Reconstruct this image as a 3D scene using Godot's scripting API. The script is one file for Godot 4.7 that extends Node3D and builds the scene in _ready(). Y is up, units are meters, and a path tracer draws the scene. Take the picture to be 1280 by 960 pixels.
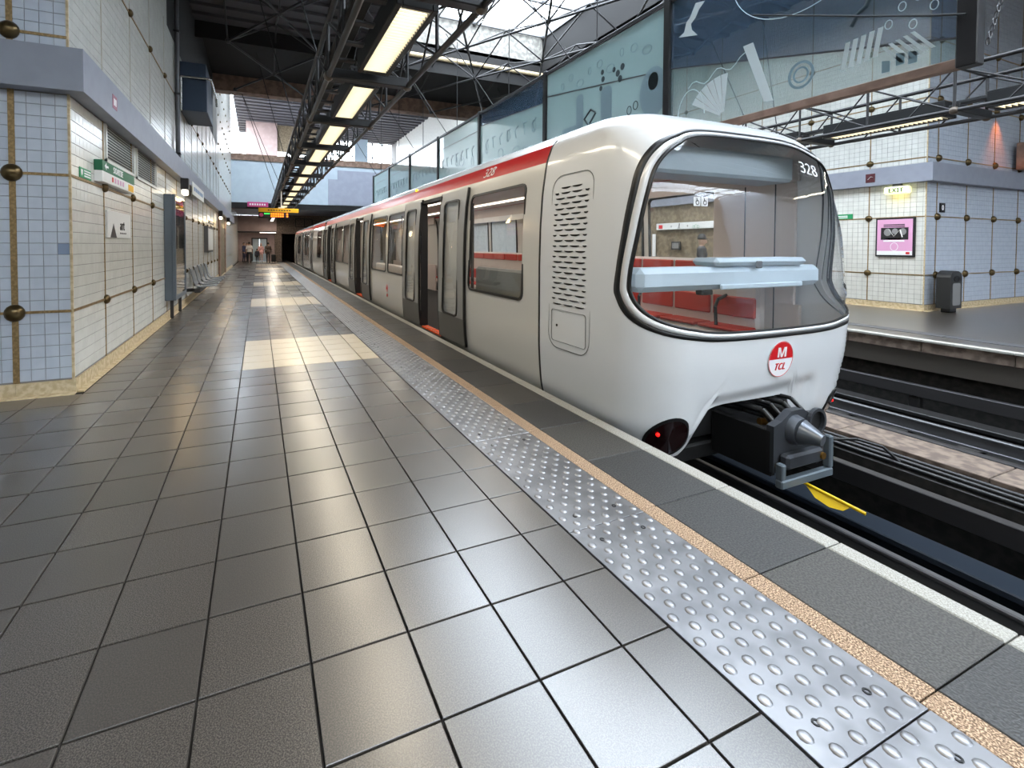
extends Node3D
# A metro platform with a train. Station axes: x to the right across the tracks, y up, s along the platform away from the camera.
# P(x, y, s) turns them into Godot's axes (s runs along -z). The platform surface is y = 0.

var M := {}
var used := {}
var rng := RandomNumberGenerator.new()

func P(x: float, y: float, s: float) -> Vector3:
	return Vector3(x, y, -s)

func _ready() -> void:
	rng.seed = 7
	setup_view()
	make_materials()
	build_platform()
	build_left_wall()
	build_right_side()
	build_roof()
	build_far_end()
	build_tracks()
	build_gantries()
	build_glass_screens()
	build_train()
	build_wall_things()
	build_right_things()
	build_signs()
	build_people()

func setup_view() -> void:
	var cam := Camera3D.new()
	cam.name = "camera"
	cam.projection = Camera3D.PROJECTION_FRUSTUM
	cam.near = 0.05
	cam.far = 300.0
	var f := 579.98
	cam.size = 960.0 / f * cam.near
	cam.frustum_offset = Vector2(80.17 / f, -158.81 / f) * cam.near
	cam.transform = Transform3D(Basis(Vector3(0.926002, 0.00197, 0.377514), Vector3(0.007522, 0.999692, -0.023668), Vector3(-0.377444, 0.024757, 0.925701)), Vector3(0, 1.5, 0))
	add_child(cam)
	cam.current = true
	var we := WorldEnvironment.new()
	we.name = "environment"
	var env := Environment.new()
	env.background_mode = Environment.BG_SKY
	var sky := Sky.new()
	var sm := ProceduralSkyMaterial.new()
	sm.sky_top_color = Color(0.90, 0.95, 1.0)
	sm.sky_horizon_color = Color(0.90, 0.95, 1.0)
	sm.ground_bottom_color = Color(0.5, 0.5, 0.5)
	sm.ground_horizon_color = Color(0.7, 0.7, 0.7)
	sky.sky_material = sm
	env.sky = sky
	env.background_energy_multiplier = 9.0
	env.tonemap_mode = Environment.TONE_MAPPER_LINEAR
	env.tonemap_exposure = 1.95
	env.sdfgi_enabled = true
	env.ssao_enabled = true
	env.ssil_enabled = true
	we.environment = env
	add_child(we)

# ---------------------------------------------------------------- helpers
func S() -> SurfaceTool:
	var st := SurfaceTool.new()
	st.begin(Mesh.PRIMITIVE_TRIANGLES)
	return st

func tri(st: SurfaceTool, a: Vector3, b: Vector3, c: Vector3) -> void:
	var n := (c - a).cross(b - a)
	if n.length_squared() < 1e-16:
		return
	n = n.normalized()
	for v in [a, b, c]:
		st.set_normal(n)
		st.add_vertex(v)

func quad(st: SurfaceTool, a: Vector3, b: Vector3, c: Vector3, d: Vector3) -> void:
	tri(st, a, b, c)
	tri(st, a, c, d)

# a quad that faces away from the point o
func quad_out(st: SurfaceTool, a: Vector3, b: Vector3, c: Vector3, d: Vector3, o: Vector3) -> void:
	var n := (c - a).cross(b - a)
	if n.dot((a + b + c + d) * 0.25 - o) < 0.0:
		quad(st, d, c, b, a)
	else:
		quad(st, a, b, c, d)

func hexa(st: SurfaceTool, v: Array) -> void:   # 8 corners: bottom ring 0-3, top ring 4-7
	var o := Vector3.ZERO
	for q in v:
		o += q / 8.0
	for f in [[0, 1, 2, 3], [4, 5, 6, 7], [0, 1, 5, 4], [1, 2, 6, 5], [2, 3, 7, 6], [3, 0, 4, 7]]:
		quad_out(st, v[f[0]], v[f[1]], v[f[2]], v[f[3]], o)

func box(st: SurfaceTool, x0: float, x1: float, y0: float, y1: float, s0: float, s1: float) -> void:
	hexa(st, [P(x0, y0, s0), P(x1, y0, s0), P(x1, y0, s1), P(x0, y0, s1), P(x0, y1, s0), P(x1, y1, s0), P(x1, y1, s1), P(x0, y1, s1)])

# a box with chamfered edges (26-sided), in station axes
func cbox(st: SurfaceTool, x0: float, x1: float, y0: float, y1: float, s0: float, s1: float, b := 0.01) -> void:
	var lo := Vector3(minf(x0, x1), minf(y0, y1), minf(s0, s1))
	var hi := Vector3(maxf(x0, x1), maxf(y0, y1), maxf(s0, s1))
	var c := (lo + hi) * 0.5
	var h := (hi - lo) * 0.5
	var bb := minf(b, minf(h.x, minf(h.y, h.z)) * 0.9)
	var o := P(c.x, c.y, c.z)
	var q := func(sx: float, sy: float, sz: float, ax: int) -> Vector3:
		var v := Vector3(sx * (h.x - (0.0 if ax == 0 else bb)), sy * (h.y - (0.0 if ax == 1 else bb)), sz * (h.z - (0.0 if ax == 2 else bb)))
		v += c
		return P(v.x, v.y, v.z)
	for s in [-1.0, 1.0]:
		quad_out(st, q.call(s, -1, -1, 0), q.call(s, 1, -1, 0), q.call(s, 1, 1, 0), q.call(s, -1, 1, 0), o)
		quad_out(st, q.call(-1, s, -1, 1), q.call(1, s, -1, 1), q.call(1, s, 1, 1), q.call(-1, s, 1, 1), o)
		quad_out(st, q.call(-1, -1, s, 2), q.call(1, -1, s, 2), q.call(1, 1, s, 2), q.call(-1, 1, s, 2), o)
		for t in [-1.0, 1.0]:
			quad_out(st, q.call(s, t, -1, 0), q.call(s, t, 1, 0), q.call(s, t, 1, 1), q.call(s, t, -1, 1), o)
			quad_out(st, q.call(s, -1, t, 0), q.call(s, 1, t, 0), q.call(s, 1, t, 2), q.call(s, -1, t, 2), o)
			quad_out(st, q.call(-1, s, t, 1), q.call(1, s, t, 1), q.call(1, s, t, 2), q.call(-1, s, t, 2), o)
			for u in [-1.0, 1.0]:
				var a: Vector3 = q.call(s, t, u, 0)
				var b2: Vector3 = q.call(s, t, u, 1)
				var c2: Vector3 = q.call(s, t, u, 2)
				if (c2 - a).cross(b2 - a).dot(a - o) < 0.0:
					tri(st, a, c2, b2)
				else:
					tri(st, a, b2, c2)

func frame_of(d: Vector3) -> Array:
	var w := d.normalized()
	var u := w.cross(Vector3.UP if absf(w.y) < 0.9 else Vector3.RIGHT).normalized()
	return [u, w.cross(u).normalized(), w]

# round bar between two points (Godot axes), radii ra and rb
func tube(st: SurfaceTool, a: Vector3, b: Vector3, ra: float, rb := -1.0, n := 8, caps := true) -> void:
	if rb < 0.0:
		rb = ra
	var f := frame_of(b - a)
	for i in n:
		var p0 := TAU * i / n
		var p1 := TAU * (i + 1) / n
		var d0: Vector3 = f[0] * cos(p0) + f[1] * sin(p0)
		var d1: Vector3 = f[0] * cos(p1) + f[1] * sin(p1)
		var vs := [[a + d0 * ra, d0], [b + d0 * rb, d0], [b + d1 * rb, d1], [a + d1 * ra, d1]]
		var flip: bool = ((vs[2][0] - vs[0][0]) as Vector3).cross(vs[1][0] - vs[0][0]).dot(d0) < 0.0
		if (vs[2][0] - vs[0][0]).cross(vs[1][0] - vs[0][0]).length_squared() < 1e-14:
			flip = ((vs[3][0] - vs[0][0]) as Vector3).cross(vs[2][0] - vs[0][0]).dot(d0) < 0.0
		for k in ([0, 2, 1, 0, 3, 2] if flip else [0, 1, 2, 0, 2, 3]):
			st.set_normal(vs[k][1])
			st.add_vertex(vs[k][0])
		if caps:
			var o := (a + b) * 0.5
			for e in [[a, ra], [b, rb]]:
				var c0: Vector3 = e[0]
				var r: float = e[1]
				if (c0 + d1 * r - c0).cross(c0 + d0 * r - c0).dot(c0 - o) < 0.0:
					tri(st, c0, c0 + d1 * r, c0 + d0 * r)
				else:
					tri(st, c0, c0 + d0 * r, c0 + d1 * r)

func path_tube(st: SurfaceTool, pts: Array, r: float, n := 6) -> void:
	for i in pts.size() - 1:
		tube(st, pts[i], pts[i + 1], r, r, n, i == 0 or i == pts.size() - 2)

# flat bar of width w (along the direction "side") and thickness t
func bar(st: SurfaceTool, a: Vector3, b: Vector3, w: float, t: float, side := Vector3.ZERO) -> void:
	var f := frame_of(b - a)
	var u: Vector3 = f[0] if side == Vector3.ZERO else (side - f[2] * side.dot(f[2])).normalized()
	var v: Vector3 = u.cross(f[2]).normalized()
	u *= w * 0.5
	v *= t * 0.5
	hexa(st, [a - u - v, a + u - v, a + u + v, a - u + v, b - u - v, b + u - v, b + u + v, b - u + v])

func ball(st: SurfaceTool, c: Vector3, r: Vector3, n := 10, m := 6) -> void:
	for j in m:
		for i in n:
			var q := []
			for e in [[i, j], [i + 1, j], [i + 1, j + 1], [i, j + 1]]:
				var th: float = PI * e[1] / m
				var ph: float = TAU * e[0] / n
				q.append(Vector3(sin(th) * cos(ph), cos(th), sin(th) * sin(ph)))
			var pts := q.map(func(v): return c + v * r)
			var nn := (pts[2] - pts[0] as Vector3).cross(pts[1] - pts[0])
			if nn.length_squared() < 1e-16:
				nn = (pts[3] - pts[0] as Vector3).cross(pts[2] - pts[0])
			var order := [0, 1, 2, 0, 2, 3] if nn.dot(q[0] + q[2]) > 0.0 else [0, 2, 1, 0, 3, 2]
			for k in order:
				st.set_normal((q[k] / r).normalized())
				st.add_vertex(pts[k])

# extrude a flat polygon: points are Vector2 in the axes ax, ay from origin o; thickness along the vector d
func prism(st: SurfaceTool, poly: PackedVector2Array, o: Vector3, ax: Vector3, ay: Vector3, d: Vector3) -> void:
	var ids := Geometry2D.triangulate_polygon(poly)
	var ctr := Vector3.ZERO
	for p in poly:
		ctr += (o + ax * p.x + ay * p.y) / poly.size()
	ctr += d * 0.5
	for k in range(0, ids.size(), 3):
		var t := []
		for e in 3:
			var p := poly[ids[k + e]]
			t.append(o + ax * p.x + ay * p.y)
		for e in [[t[0], t[1], t[2], -1.0], [t[0] + d, t[1] + d, t[2] + d, 1.0]]:
			var n := ((e[2] - e[0]) as Vector3).cross(e[1] - e[0])
			if n.dot(d) * e[3] < 0.0:
				tri(st, e[0], e[2], e[1])
			else:
				tri(st, e[0], e[1], e[2])
	if d.length() > 1e-5:
		var area := 0.0
		for i in poly.size():
			area += poly[i].cross(poly[(i + 1) % poly.size()])
		for i in poly.size():
			var p := poly[i]
			var q := poly[(i + 1) % poly.size()]
			var e := (q - p)
			var out2 := Vector2(e.y, -e.x) * signf(area)
			var out3 := ax * out2.x + ay * out2.y
			var a := o + ax * p.x + ay * p.y
			var b := o + ax * q.x + ay * q.y
			if (b + d - a).cross(b - a).dot(out3) < 0.0:
				quad(st, a, a + d, b + d, b)
			else:
				quad(st, a, b, b + d, a + d)

func rrect(w: float, h: float, r: float, n := 4) -> PackedVector2Array:
	var pts := PackedVector2Array()
	for c in [[1, 1, 0], [-1, 1, 1], [-1, -1, 2], [1, -1, 3]]:
		for k in n + 1:
			var a: float = (c[2] + float(k) / n) * PI / 2
			pts.append(Vector2(c[0] * (w / 2 - r) + cos(a) * r, c[1] * (h / 2 - r) + sin(a) * r))
	return pts

func disc_poly(rx: float, ry: float, n := 28) -> PackedVector2Array:
	var pts := PackedVector2Array()
	for k in n:
		pts.append(Vector2(cos(TAU * k / n) * rx, sin(TAU * k / n) * ry))
	return pts

# frame between two outlines of equal size, extruded along d
func ring(st: SurfaceTool, outer: Array, inner: Array, d: Vector3) -> void:
	var n := outer.size()
	for i in n:
		var j := (i + 1) % n
		hexa(st, [outer[i], outer[j], inner[j], inner[i], outer[i] + d, outer[j] + d, inner[j] + d, inner[i] + d])

func numbered(called: String) -> String:
	used[called] = used.get(called, -1) + 1
	return called if used[called] == 0 else "%s_%03d" % [called, used[called]]

func tag(o: Node, label := "", category := "", group := "", kind := "") -> Node:
	if label:
		o.set_meta("label", label)
	if category:
		o.set_meta("category", category)
	if group:
		o.set_meta("group", group)
	if kind:
		o.set_meta("kind", kind)
	return o

func thing(called: String, label: String, category: String, at := Vector3.ZERO, group := "", kind := "") -> Node3D:
	var o := Node3D.new()
	o.name = numbered(called)
	add_child(o)
	o.position = at
	tag(o, label, category, group, kind)
	return o

func base_of(parent: Node) -> Vector3:
	var b := Vector3.ZERO
	var n := parent
	while n is Node3D and n != self:
		b += (n as Node3D).position
		n = n.get_parent()
	return b

# commits a SurfaceTool (built in world axes) as one named part of parent
func part(st: SurfaceTool, called: String, m: Material, parent: Node, label := "", kind := "") -> MeshInstance3D:
	var o := MeshInstance3D.new()
	o.name = called
	o.mesh = st.commit()
	o.material_override = m
	if parent == self:
		o.name = numbered(called)
		add_child(o)
	else:
		parent.add_child(o, true)
		o.position = -base_of(parent)
	if label:
		o.set_meta("label", label)
	if kind:
		o.set_meta("kind", kind)
	return o

func mesh_part(mesh: Mesh, at: Vector3, called: String, m: Material, parent: Node, basis := Basis.IDENTITY) -> MeshInstance3D:
	var o := MeshInstance3D.new()
	o.name = called
	o.mesh = mesh
	o.material_override = m
	parent.add_child(o, true)
	o.transform = Transform3D(basis, at - base_of(parent))
	return o

func many(mesh: Mesh, m: Material, places: Array, called: String, parent: Node) -> MultiMeshInstance3D:
	var mm := MultiMesh.new()
	mm.transform_format = MultiMesh.TRANSFORM_3D
	mm.mesh = mesh
	mm.instance_count = places.size()
	for i in places.size():
		mm.set_instance_transform(i, places[i])
	var o := MultiMeshInstance3D.new()
	o.name = called
	o.multimesh = mm
	o.material_override = m
	parent.add_child(o, true)
	o.position = -base_of(parent)
	o.set_meta("kind", "stuff")
	return o

var fonts := {}
# lettering: centre "at", reading direction "right", "up"; h is the height of a capital
func words(t: String, at: Vector3, right: Vector3, up: Vector3, h: float, m: Material, parent: Node, called := "lettering", bold := false, squeeze := 1.0, slant := 0.0, depth := 0.004, serif := false) -> MeshInstance3D:
	var key := str(bold) + str(serif)
	if not fonts.has(key):
		var sf := SystemFont.new()
		sf.font_names = PackedStringArray(["Droid Serif" if serif else "Droid Sans"])
		sf.font_weight = 700 if bold else 400
		fonts[key] = sf
	var tm := TextMesh.new()
	tm.font = fonts[key]
	tm.text = t
	tm.font_size = 40
	tm.pixel_size = h / 29.0
	tm.depth = depth
	tm.curve_step = 2.0
	var r := right.normalized()
	var u := up.normalized()
	var o := mesh_part(tm, at, called, m, parent, Basis(r * squeeze, u + r * slant, r.cross(u)))
	return o

# ---------------------------------------------------------------- materials
func mat(c: Color, rough := 0.6, metal := 0.0, spec := 0.5) -> StandardMaterial3D:
	var m := StandardMaterial3D.new()
	m.albedo_color = c
	m.roughness = rough
	m.metallic = metal
	m.metallic_specular = spec
	return m

func noise_tex(freq: float, c0: Color, c1: Color, size := 256, octaves := 3, seed_n := 1, p0 := 0.3, p1 := 0.7, kind := FastNoiseLite.TYPE_SIMPLEX_SMOOTH) -> NoiseTexture2D:
	var n := FastNoiseLite.new()
	n.noise_type = kind
	n.seed = seed_n
	n.frequency = freq
	n.fractal_octaves = octaves
	var t := NoiseTexture2D.new()
	t.width = size
	t.height = size
	t.seamless = true
	t.noise = n
	var g := Gradient.new()
	g.set_color(0, c0)
	g.set_color(1, c1)
	g.set_offset(0, p0)
	g.set_offset(1, p1)
	t.color_ramp = g
	return t

# speckled or clouded surface, mapped by world position; scale = repeats per metre
func grainy(c0: Color, c1: Color, scale: float, rough: float, freq := 0.05, octaves := 3, metal := 0.0, seed_n := 1, relief := 0.0) -> StandardMaterial3D:
	var m := mat(Color.WHITE, rough, metal)
	m.albedo_texture = noise_tex(freq, c0, c1, 256, octaves, seed_n)
	m.uv1_triplanar = true
	m.uv1_world_triplanar = true
	m.uv1_scale = Vector3.ONE * scale
	if relief > 0.0:
		m.heightmap_enabled = true
		m.heightmap_texture = noise_tex(freq, Color.BLACK, Color.WHITE, 256, octaves, seed_n)
		m.heightmap_scale = relief
	return m

func glow(c: Color, energy: float) -> StandardMaterial3D:
	var m := mat(c, 0.5)
	m.emission_enabled = true
	m.emission = c
	m.emission_energy_multiplier = energy
	return m

func pane(c: Color, alpha: float, rough := 0.02) -> StandardMaterial3D:
	var m := mat(Color(c.r, c.g, c.b, alpha), rough)
	m.transparency = BaseMaterial3D.TRANSPARENCY_ALPHA
	return m

func make_materials() -> void:
	M.floor_a = grainy(Color(0.195, 0.177, 0.16), Color(0.35, 0.325, 0.298), 3.8, 0.28, 0.16, 3, 0.0, 3)
	M.floor_b = grainy(Color(0.187, 0.17, 0.153), Color(0.335, 0.312, 0.285), 3.6, 0.30, 0.16, 3, 0.0, 9)
	M.floor_c = grainy(Color(0.205, 0.187, 0.17), Color(0.36, 0.337, 0.31), 4.0, 0.26, 0.16, 3, 0.0, 14)
	M.floor_cream = grainy(Color(0.68, 0.61, 0.50), Color(0.77, 0.71, 0.60), 3.0, 0.32, 0.16, 3, 0.0, 5)
	for k in ["floor_a", "floor_b", "floor_c", "floor_cream"]:
		M[k].metallic_specular = 0.7
		M[k].clearcoat_enabled = true
		M[k].clearcoat = 0.5
		M[k].clearcoat_roughness = 0.28
	M.grout = mat(Color(0.16, 0.15, 0.145), 0.9)
	M.steel_plate = grainy(Color(0.49, 0.49, 0.50), Color(0.56, 0.56, 0.57), 0.9, 0.40, 0.02, 3, 0.85, 4)
	M.granite_tan = grainy(Color(0.42, 0.33, 0.25), Color(0.84, 0.72, 0.60), 3.2, 0.75, 0.14, 4, 0.0, 8, 0.3)
	M.slab_dark = grainy(Color(0.17, 0.17, 0.172), Color(0.285, 0.28, 0.275), 2.0, 0.5, 0.16, 5, 0.0, 11, 0.1)
	M.slab_dark_b = grainy(Color(0.20, 0.195, 0.185), Color(0.325, 0.315, 0.30), 2.0, 0.55, 0.16, 5, 0.0, 12, 0.1)
	M.nosing = grainy(Color(0.54, 0.53, 0.50), Color(0.70, 0.69, 0.66), 4.0, 0.7, 0.1, 4, 0.0, 13)
	M.concrete = grainy(Color(0.34, 0.29, 0.255), Color(0.46, 0.40, 0.355), 0.8, 0.85, 0.03, 4, 0.0, 21)
	M.concrete_dark = grainy(Color(0.10, 0.095, 0.09), Color(0.17, 0.16, 0.15), 0.8, 0.9, 0.04, 4, 0.0, 22)
	M.tile_cream = grainy(Color(0.81, 0.81, 0.785), Color(0.835, 0.835, 0.81), 0.7, 0.22, 0.02, 2, 0.0, 31)
	M.tile_blue = grainy(Color(0.70, 0.73, 0.78), Color(0.72, 0.75, 0.795), 0.9, 0.22, 0.02, 2, 0.0, 32)
	M.tile_blue_dark = mat(Color(0.50, 0.56, 0.66), 0.25)
	M.joint = mat(Color(0.50, 0.49, 0.48), 0.9)
	M.gilt = grainy(Color(0.50, 0.41, 0.27), Color(0.60, 0.50, 0.34), 2.0, 0.45, 0.05, 3, 0.4, 33)
	M.bronze = mat(Color(0.36, 0.30, 0.20), 0.28, 0.85)
	M.sandstone = grainy(Color(0.70, 0.62, 0.48), Color(0.80, 0.73, 0.60), 1.2, 0.6, 0.04, 4, 0.0, 34)
	M.ledge = grainy(Color(0.525, 0.54, 0.585), Color(0.54, 0.555, 0.60), 0.6, 0.5, 0.02, 3, 0.0, 35)
	M.steel_dark = mat(Color(0.19, 0.185, 0.19), 0.45, 0.3)
	M.steel_black = mat(Color(0.10, 0.10, 0.105), 0.5, 0.2)
	M.steel_mid = mat(Color(0.36, 0.36, 0.37), 0.42, 0.5)
	M.deck = mat(Color(0.28, 0.27, 0.28), 0.7)
	M.deck_dark = mat(Color(0.10, 0.095, 0.095), 0.85)
	M.wood_beam = grainy(Color(0.48, 0.385, 0.33), Color(0.57, 0.47, 0.41), 0.5, 0.7, 0.02, 4, 0.0, 41)
	M.white = mat(Color(0.86, 0.86, 0.85), 0.5)
	M.pale_blue = grainy(Color(0.71, 0.765, 0.81), Color(0.73, 0.785, 0.825), 0.3, 0.75, 0.02, 3, 0.0, 42)
	M.pink_wall = grainy(Color(0.68, 0.59, 0.57), Color(0.71, 0.62, 0.60), 0.3, 0.8, 0.02, 3, 0.0, 43)
	M.mauve_wall = grainy(Color(0.60, 0.62, 0.68), Color(0.62, 0.64, 0.70), 0.3, 0.8, 0.02, 3, 0.0, 44)
	M.brown_wall = grainy(Color(0.42, 0.37, 0.29), Color(0.52, 0.46, 0.37), 0.6, 0.6, 0.03, 4, 0.0, 45)
	M.black = mat(Color(0.035, 0.035, 0.037), 0.6)
	M.rubber = mat(Color(0.045, 0.045, 0.05), 0.4)
	M.body = mat(Color(0.80, 0.79, 0.765), 0.22)
	M.body.clearcoat_enabled = true
	M.body.clearcoat = 0.6
	M.body.clearcoat_roughness = 0.08
	M.body_lit = mat(Color(0.85, 0.855, 0.86), 0.25)  # whiter copy of the body paint; light on the cab tinted in
	M.body_lit.clearcoat_enabled = true
	M.body_lit.clearcoat = 0.6
	M.body_lit.clearcoat_roughness = 0.08
	M.red = mat(Color(0.74, 0.08, 0.09), 0.34)
	M.red.clearcoat_enabled = true
	M.red.clearcoat = 0.25
	M.red.clearcoat_roughness = 0.1
	M.leaf = mat(Color(0.60, 0.60, 0.595), 0.3, 0.3)
	M.leaf_low = mat(Color(0.40, 0.395, 0.385), 0.35, 0.3)
	M.seat_red = mat(Color(0.72, 0.16, 0.08), 0.5)
	M.seat_shell = mat(Color(0.80, 0.76, 0.73), 0.4)
	M.lining = mat(Color(0.78, 0.73, 0.70), 0.5)
	M.lining_grey = mat(Color(0.40, 0.41, 0.40), 0.5)
	M.console = mat(Color(0.72, 0.78, 0.82), 0.4)
	M.glass = pane(Color(0.40, 0.44, 0.45), 0.06)
	M.glass_dark = pane(Color(0.40, 0.44, 0.45), 0.16)
	M.screen_glass = pane(Color(0.72, 0.83, 0.83), 0.55, 0.04)
	M.screen_glass_dark = pane(Color(0.30, 0.39, 0.48), 0.48, 0.04)
	M.screen_glass_clear = pane(Color(0.55, 0.66, 0.66), 0.34, 0.04)
	M.etch = mat(Color(0.78, 0.82, 0.82), 0.7)
	M.etch_dark = mat(Color(0.16, 0.22, 0.24), 0.6)
	M.etch_mid = mat(Color(0.46, 0.55, 0.58), 0.7)
	M.sky_glass = pane(Color(0.95, 0.97, 1.0), 0.06, 0.3)
	M.lamp = glow(Color(1.0, 0.965, 0.88), 1.9)
	M.lamp_slat = mat(Color(0.92, 0.89, 0.80), 0.5)
	M.lamp_white = glow(Color(1.0, 0.97, 0.92), 2.0)
	M.yellow = mat(Color(0.88, 0.72, 0.05), 0.45)
	M.sign_yellow = mat(Color(0.92, 0.70, 0.08), 0.5)
	M.sign_green = mat(Color(0.05, 0.38, 0.25), 0.5)
	M.sign_green_light = mat(Color(0.10, 0.55, 0.33), 0.5)
	M.sign_pink = mat(Color(0.80, 0.28, 0.52), 0.5)
	M.sign_white = mat(Color(0.88, 0.88, 0.87), 0.5)
	M.poster_pink = mat(Color(0.84, 0.62, 0.76), 0.5)
	M.ink = mat(Color(0.06, 0.06, 0.07), 0.6)
	M.orange = mat(Color(0.86, 0.32, 0.10), 0.5)
	M.red_print = mat(Color(0.80, 0.05, 0.09), 0.45)
	M.slate = mat(Color(0.38, 0.42, 0.46), 0.45, 0.2)
	M.bench = mat(Color(0.46, 0.48, 0.50), 0.35, 0.4)
	M.bin = mat(Color(0.17, 0.17, 0.17), 0.45, 0.3)
	M.box_blue = mat(Color(0.20, 0.26, 0.34), 0.5)
	M.chrome = mat(Color(0.66, 0.65, 0.63), 0.25, 0.9)
	M.skin = mat(Color(0.45, 0.30, 0.23), 0.6)
	M.led = glow(Color(1.0, 0.45, 0.08), 1.6)
	M.led_green = glow(Color(0.25, 0.85, 0.35), 1.0)
	M.lens_dark = mat(Color(0.10, 0.03, 0.035), 0.08)
	M.tail_glow = glow(Color(1.0, 0.08, 0.06), 1.5)
	M.amber = glow(Color(1.0, 0.75, 0.15), 1.2)
	M.print_white = mat(Color(0.92, 0.92, 0.92), 0.5)
	M.cabin_glow = glow(Color(1.0, 0.96, 0.9), 1.5)
	M.coupler_grey = mat(Color(0.26, 0.27, 0.29), 0.45, 0.5)
	M.coupler_cone = mat(Color(0.48, 0.50, 0.53), 0.35, 0.7)
	M.coupler_steel = mat(Color(0.40, 0.44, 0.47), 0.45, 0.4)
	M.brass = mat(Color(0.62, 0.46, 0.22), 0.35, 0.9)
	M.badge_pink = mat(Color(0.62, 0.42, 0.47), 0.6)
	M.ad_sand = mat(Color(0.74, 0.64, 0.50), 0.5)
	M.ad_pale = mat(Color(0.84, 0.78, 0.70), 0.5)
	M.ad_dark = mat(Color(0.22, 0.24, 0.27), 0.5)
	M.ad_grey = mat(Color(0.50, 0.50, 0.50), 0.5)
	M.sign_blue = mat(Color(0.30, 0.50, 0.70), 0.5)
	M.sign_maroon = mat(Color(0.28, 0.06, 0.10), 0.5)
	M.exit_glow = glow(Color(0.95, 0.95, 0.70), 0.6)
	M.orange_glow = glow(Color(1.0, 0.45, 0.15), 2.0)
	M.cloth = mat(Color.WHITE, 0.8)
	M.cloth.vertex_color_use_as_albedo = true
	M.concrete_pale = grainy(Color(0.44, 0.43, 0.41), Color(0.56, 0.55, 0.52), 0.6, 0.8, 0.03, 4, 0.0, 23)
	M.beam_blue = mat(Color(0.15, 0.18, 0.22), 0.4, 0.4)
	M.ball_joint = mat(Color(0.34, 0.30, 0.26), 0.4, 0.3)
	M.pale_joint = mat(Color(0.74, 0.72, 0.66), 0.6)

# ---------------------------------------------------------------- platform
const TS := 0.363

# a slab with chamfered upper edges, w by d across, top at y = 0
func slab_mesh(w: float, d: float, h: float, bev: float) -> ArrayMesh:
	var st := S()
	var o := Vector3(0, -h * 0.5, 0)
	var q := func(a: float, b: float, inset: float, y: float) -> Vector3:
		return Vector3(a * (w * 0.5 - inset), y, b * (d * 0.5 - inset))
	quad_out(st, q.call(-1, -1, bev, 0), q.call(1, -1, bev, 0), q.call(1, 1, bev, 0), q.call(-1, 1, bev, 0), o)
	var cs := [[-1, -1], [1, -1], [1, 1], [-1, 1]]
	for i in 4:
		var a: Array = cs[i]
		var b: Array = cs[(i + 1) % 4]
		quad_out(st, q.call(a[0], a[1], bev, 0), q.call(b[0], b[1], bev, 0), q.call(b[0], b[1], 0, -bev), q.call(a[0], a[1], 0, -bev), o)
		quad_out(st, q.call(a[0], a[1], 0, -bev), q.call(b[0], b[1], 0, -bev), q.call(b[0], b[1], 0, -h), q.call(a[0], a[1], 0, -h), o)
	return st.commit()

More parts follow.
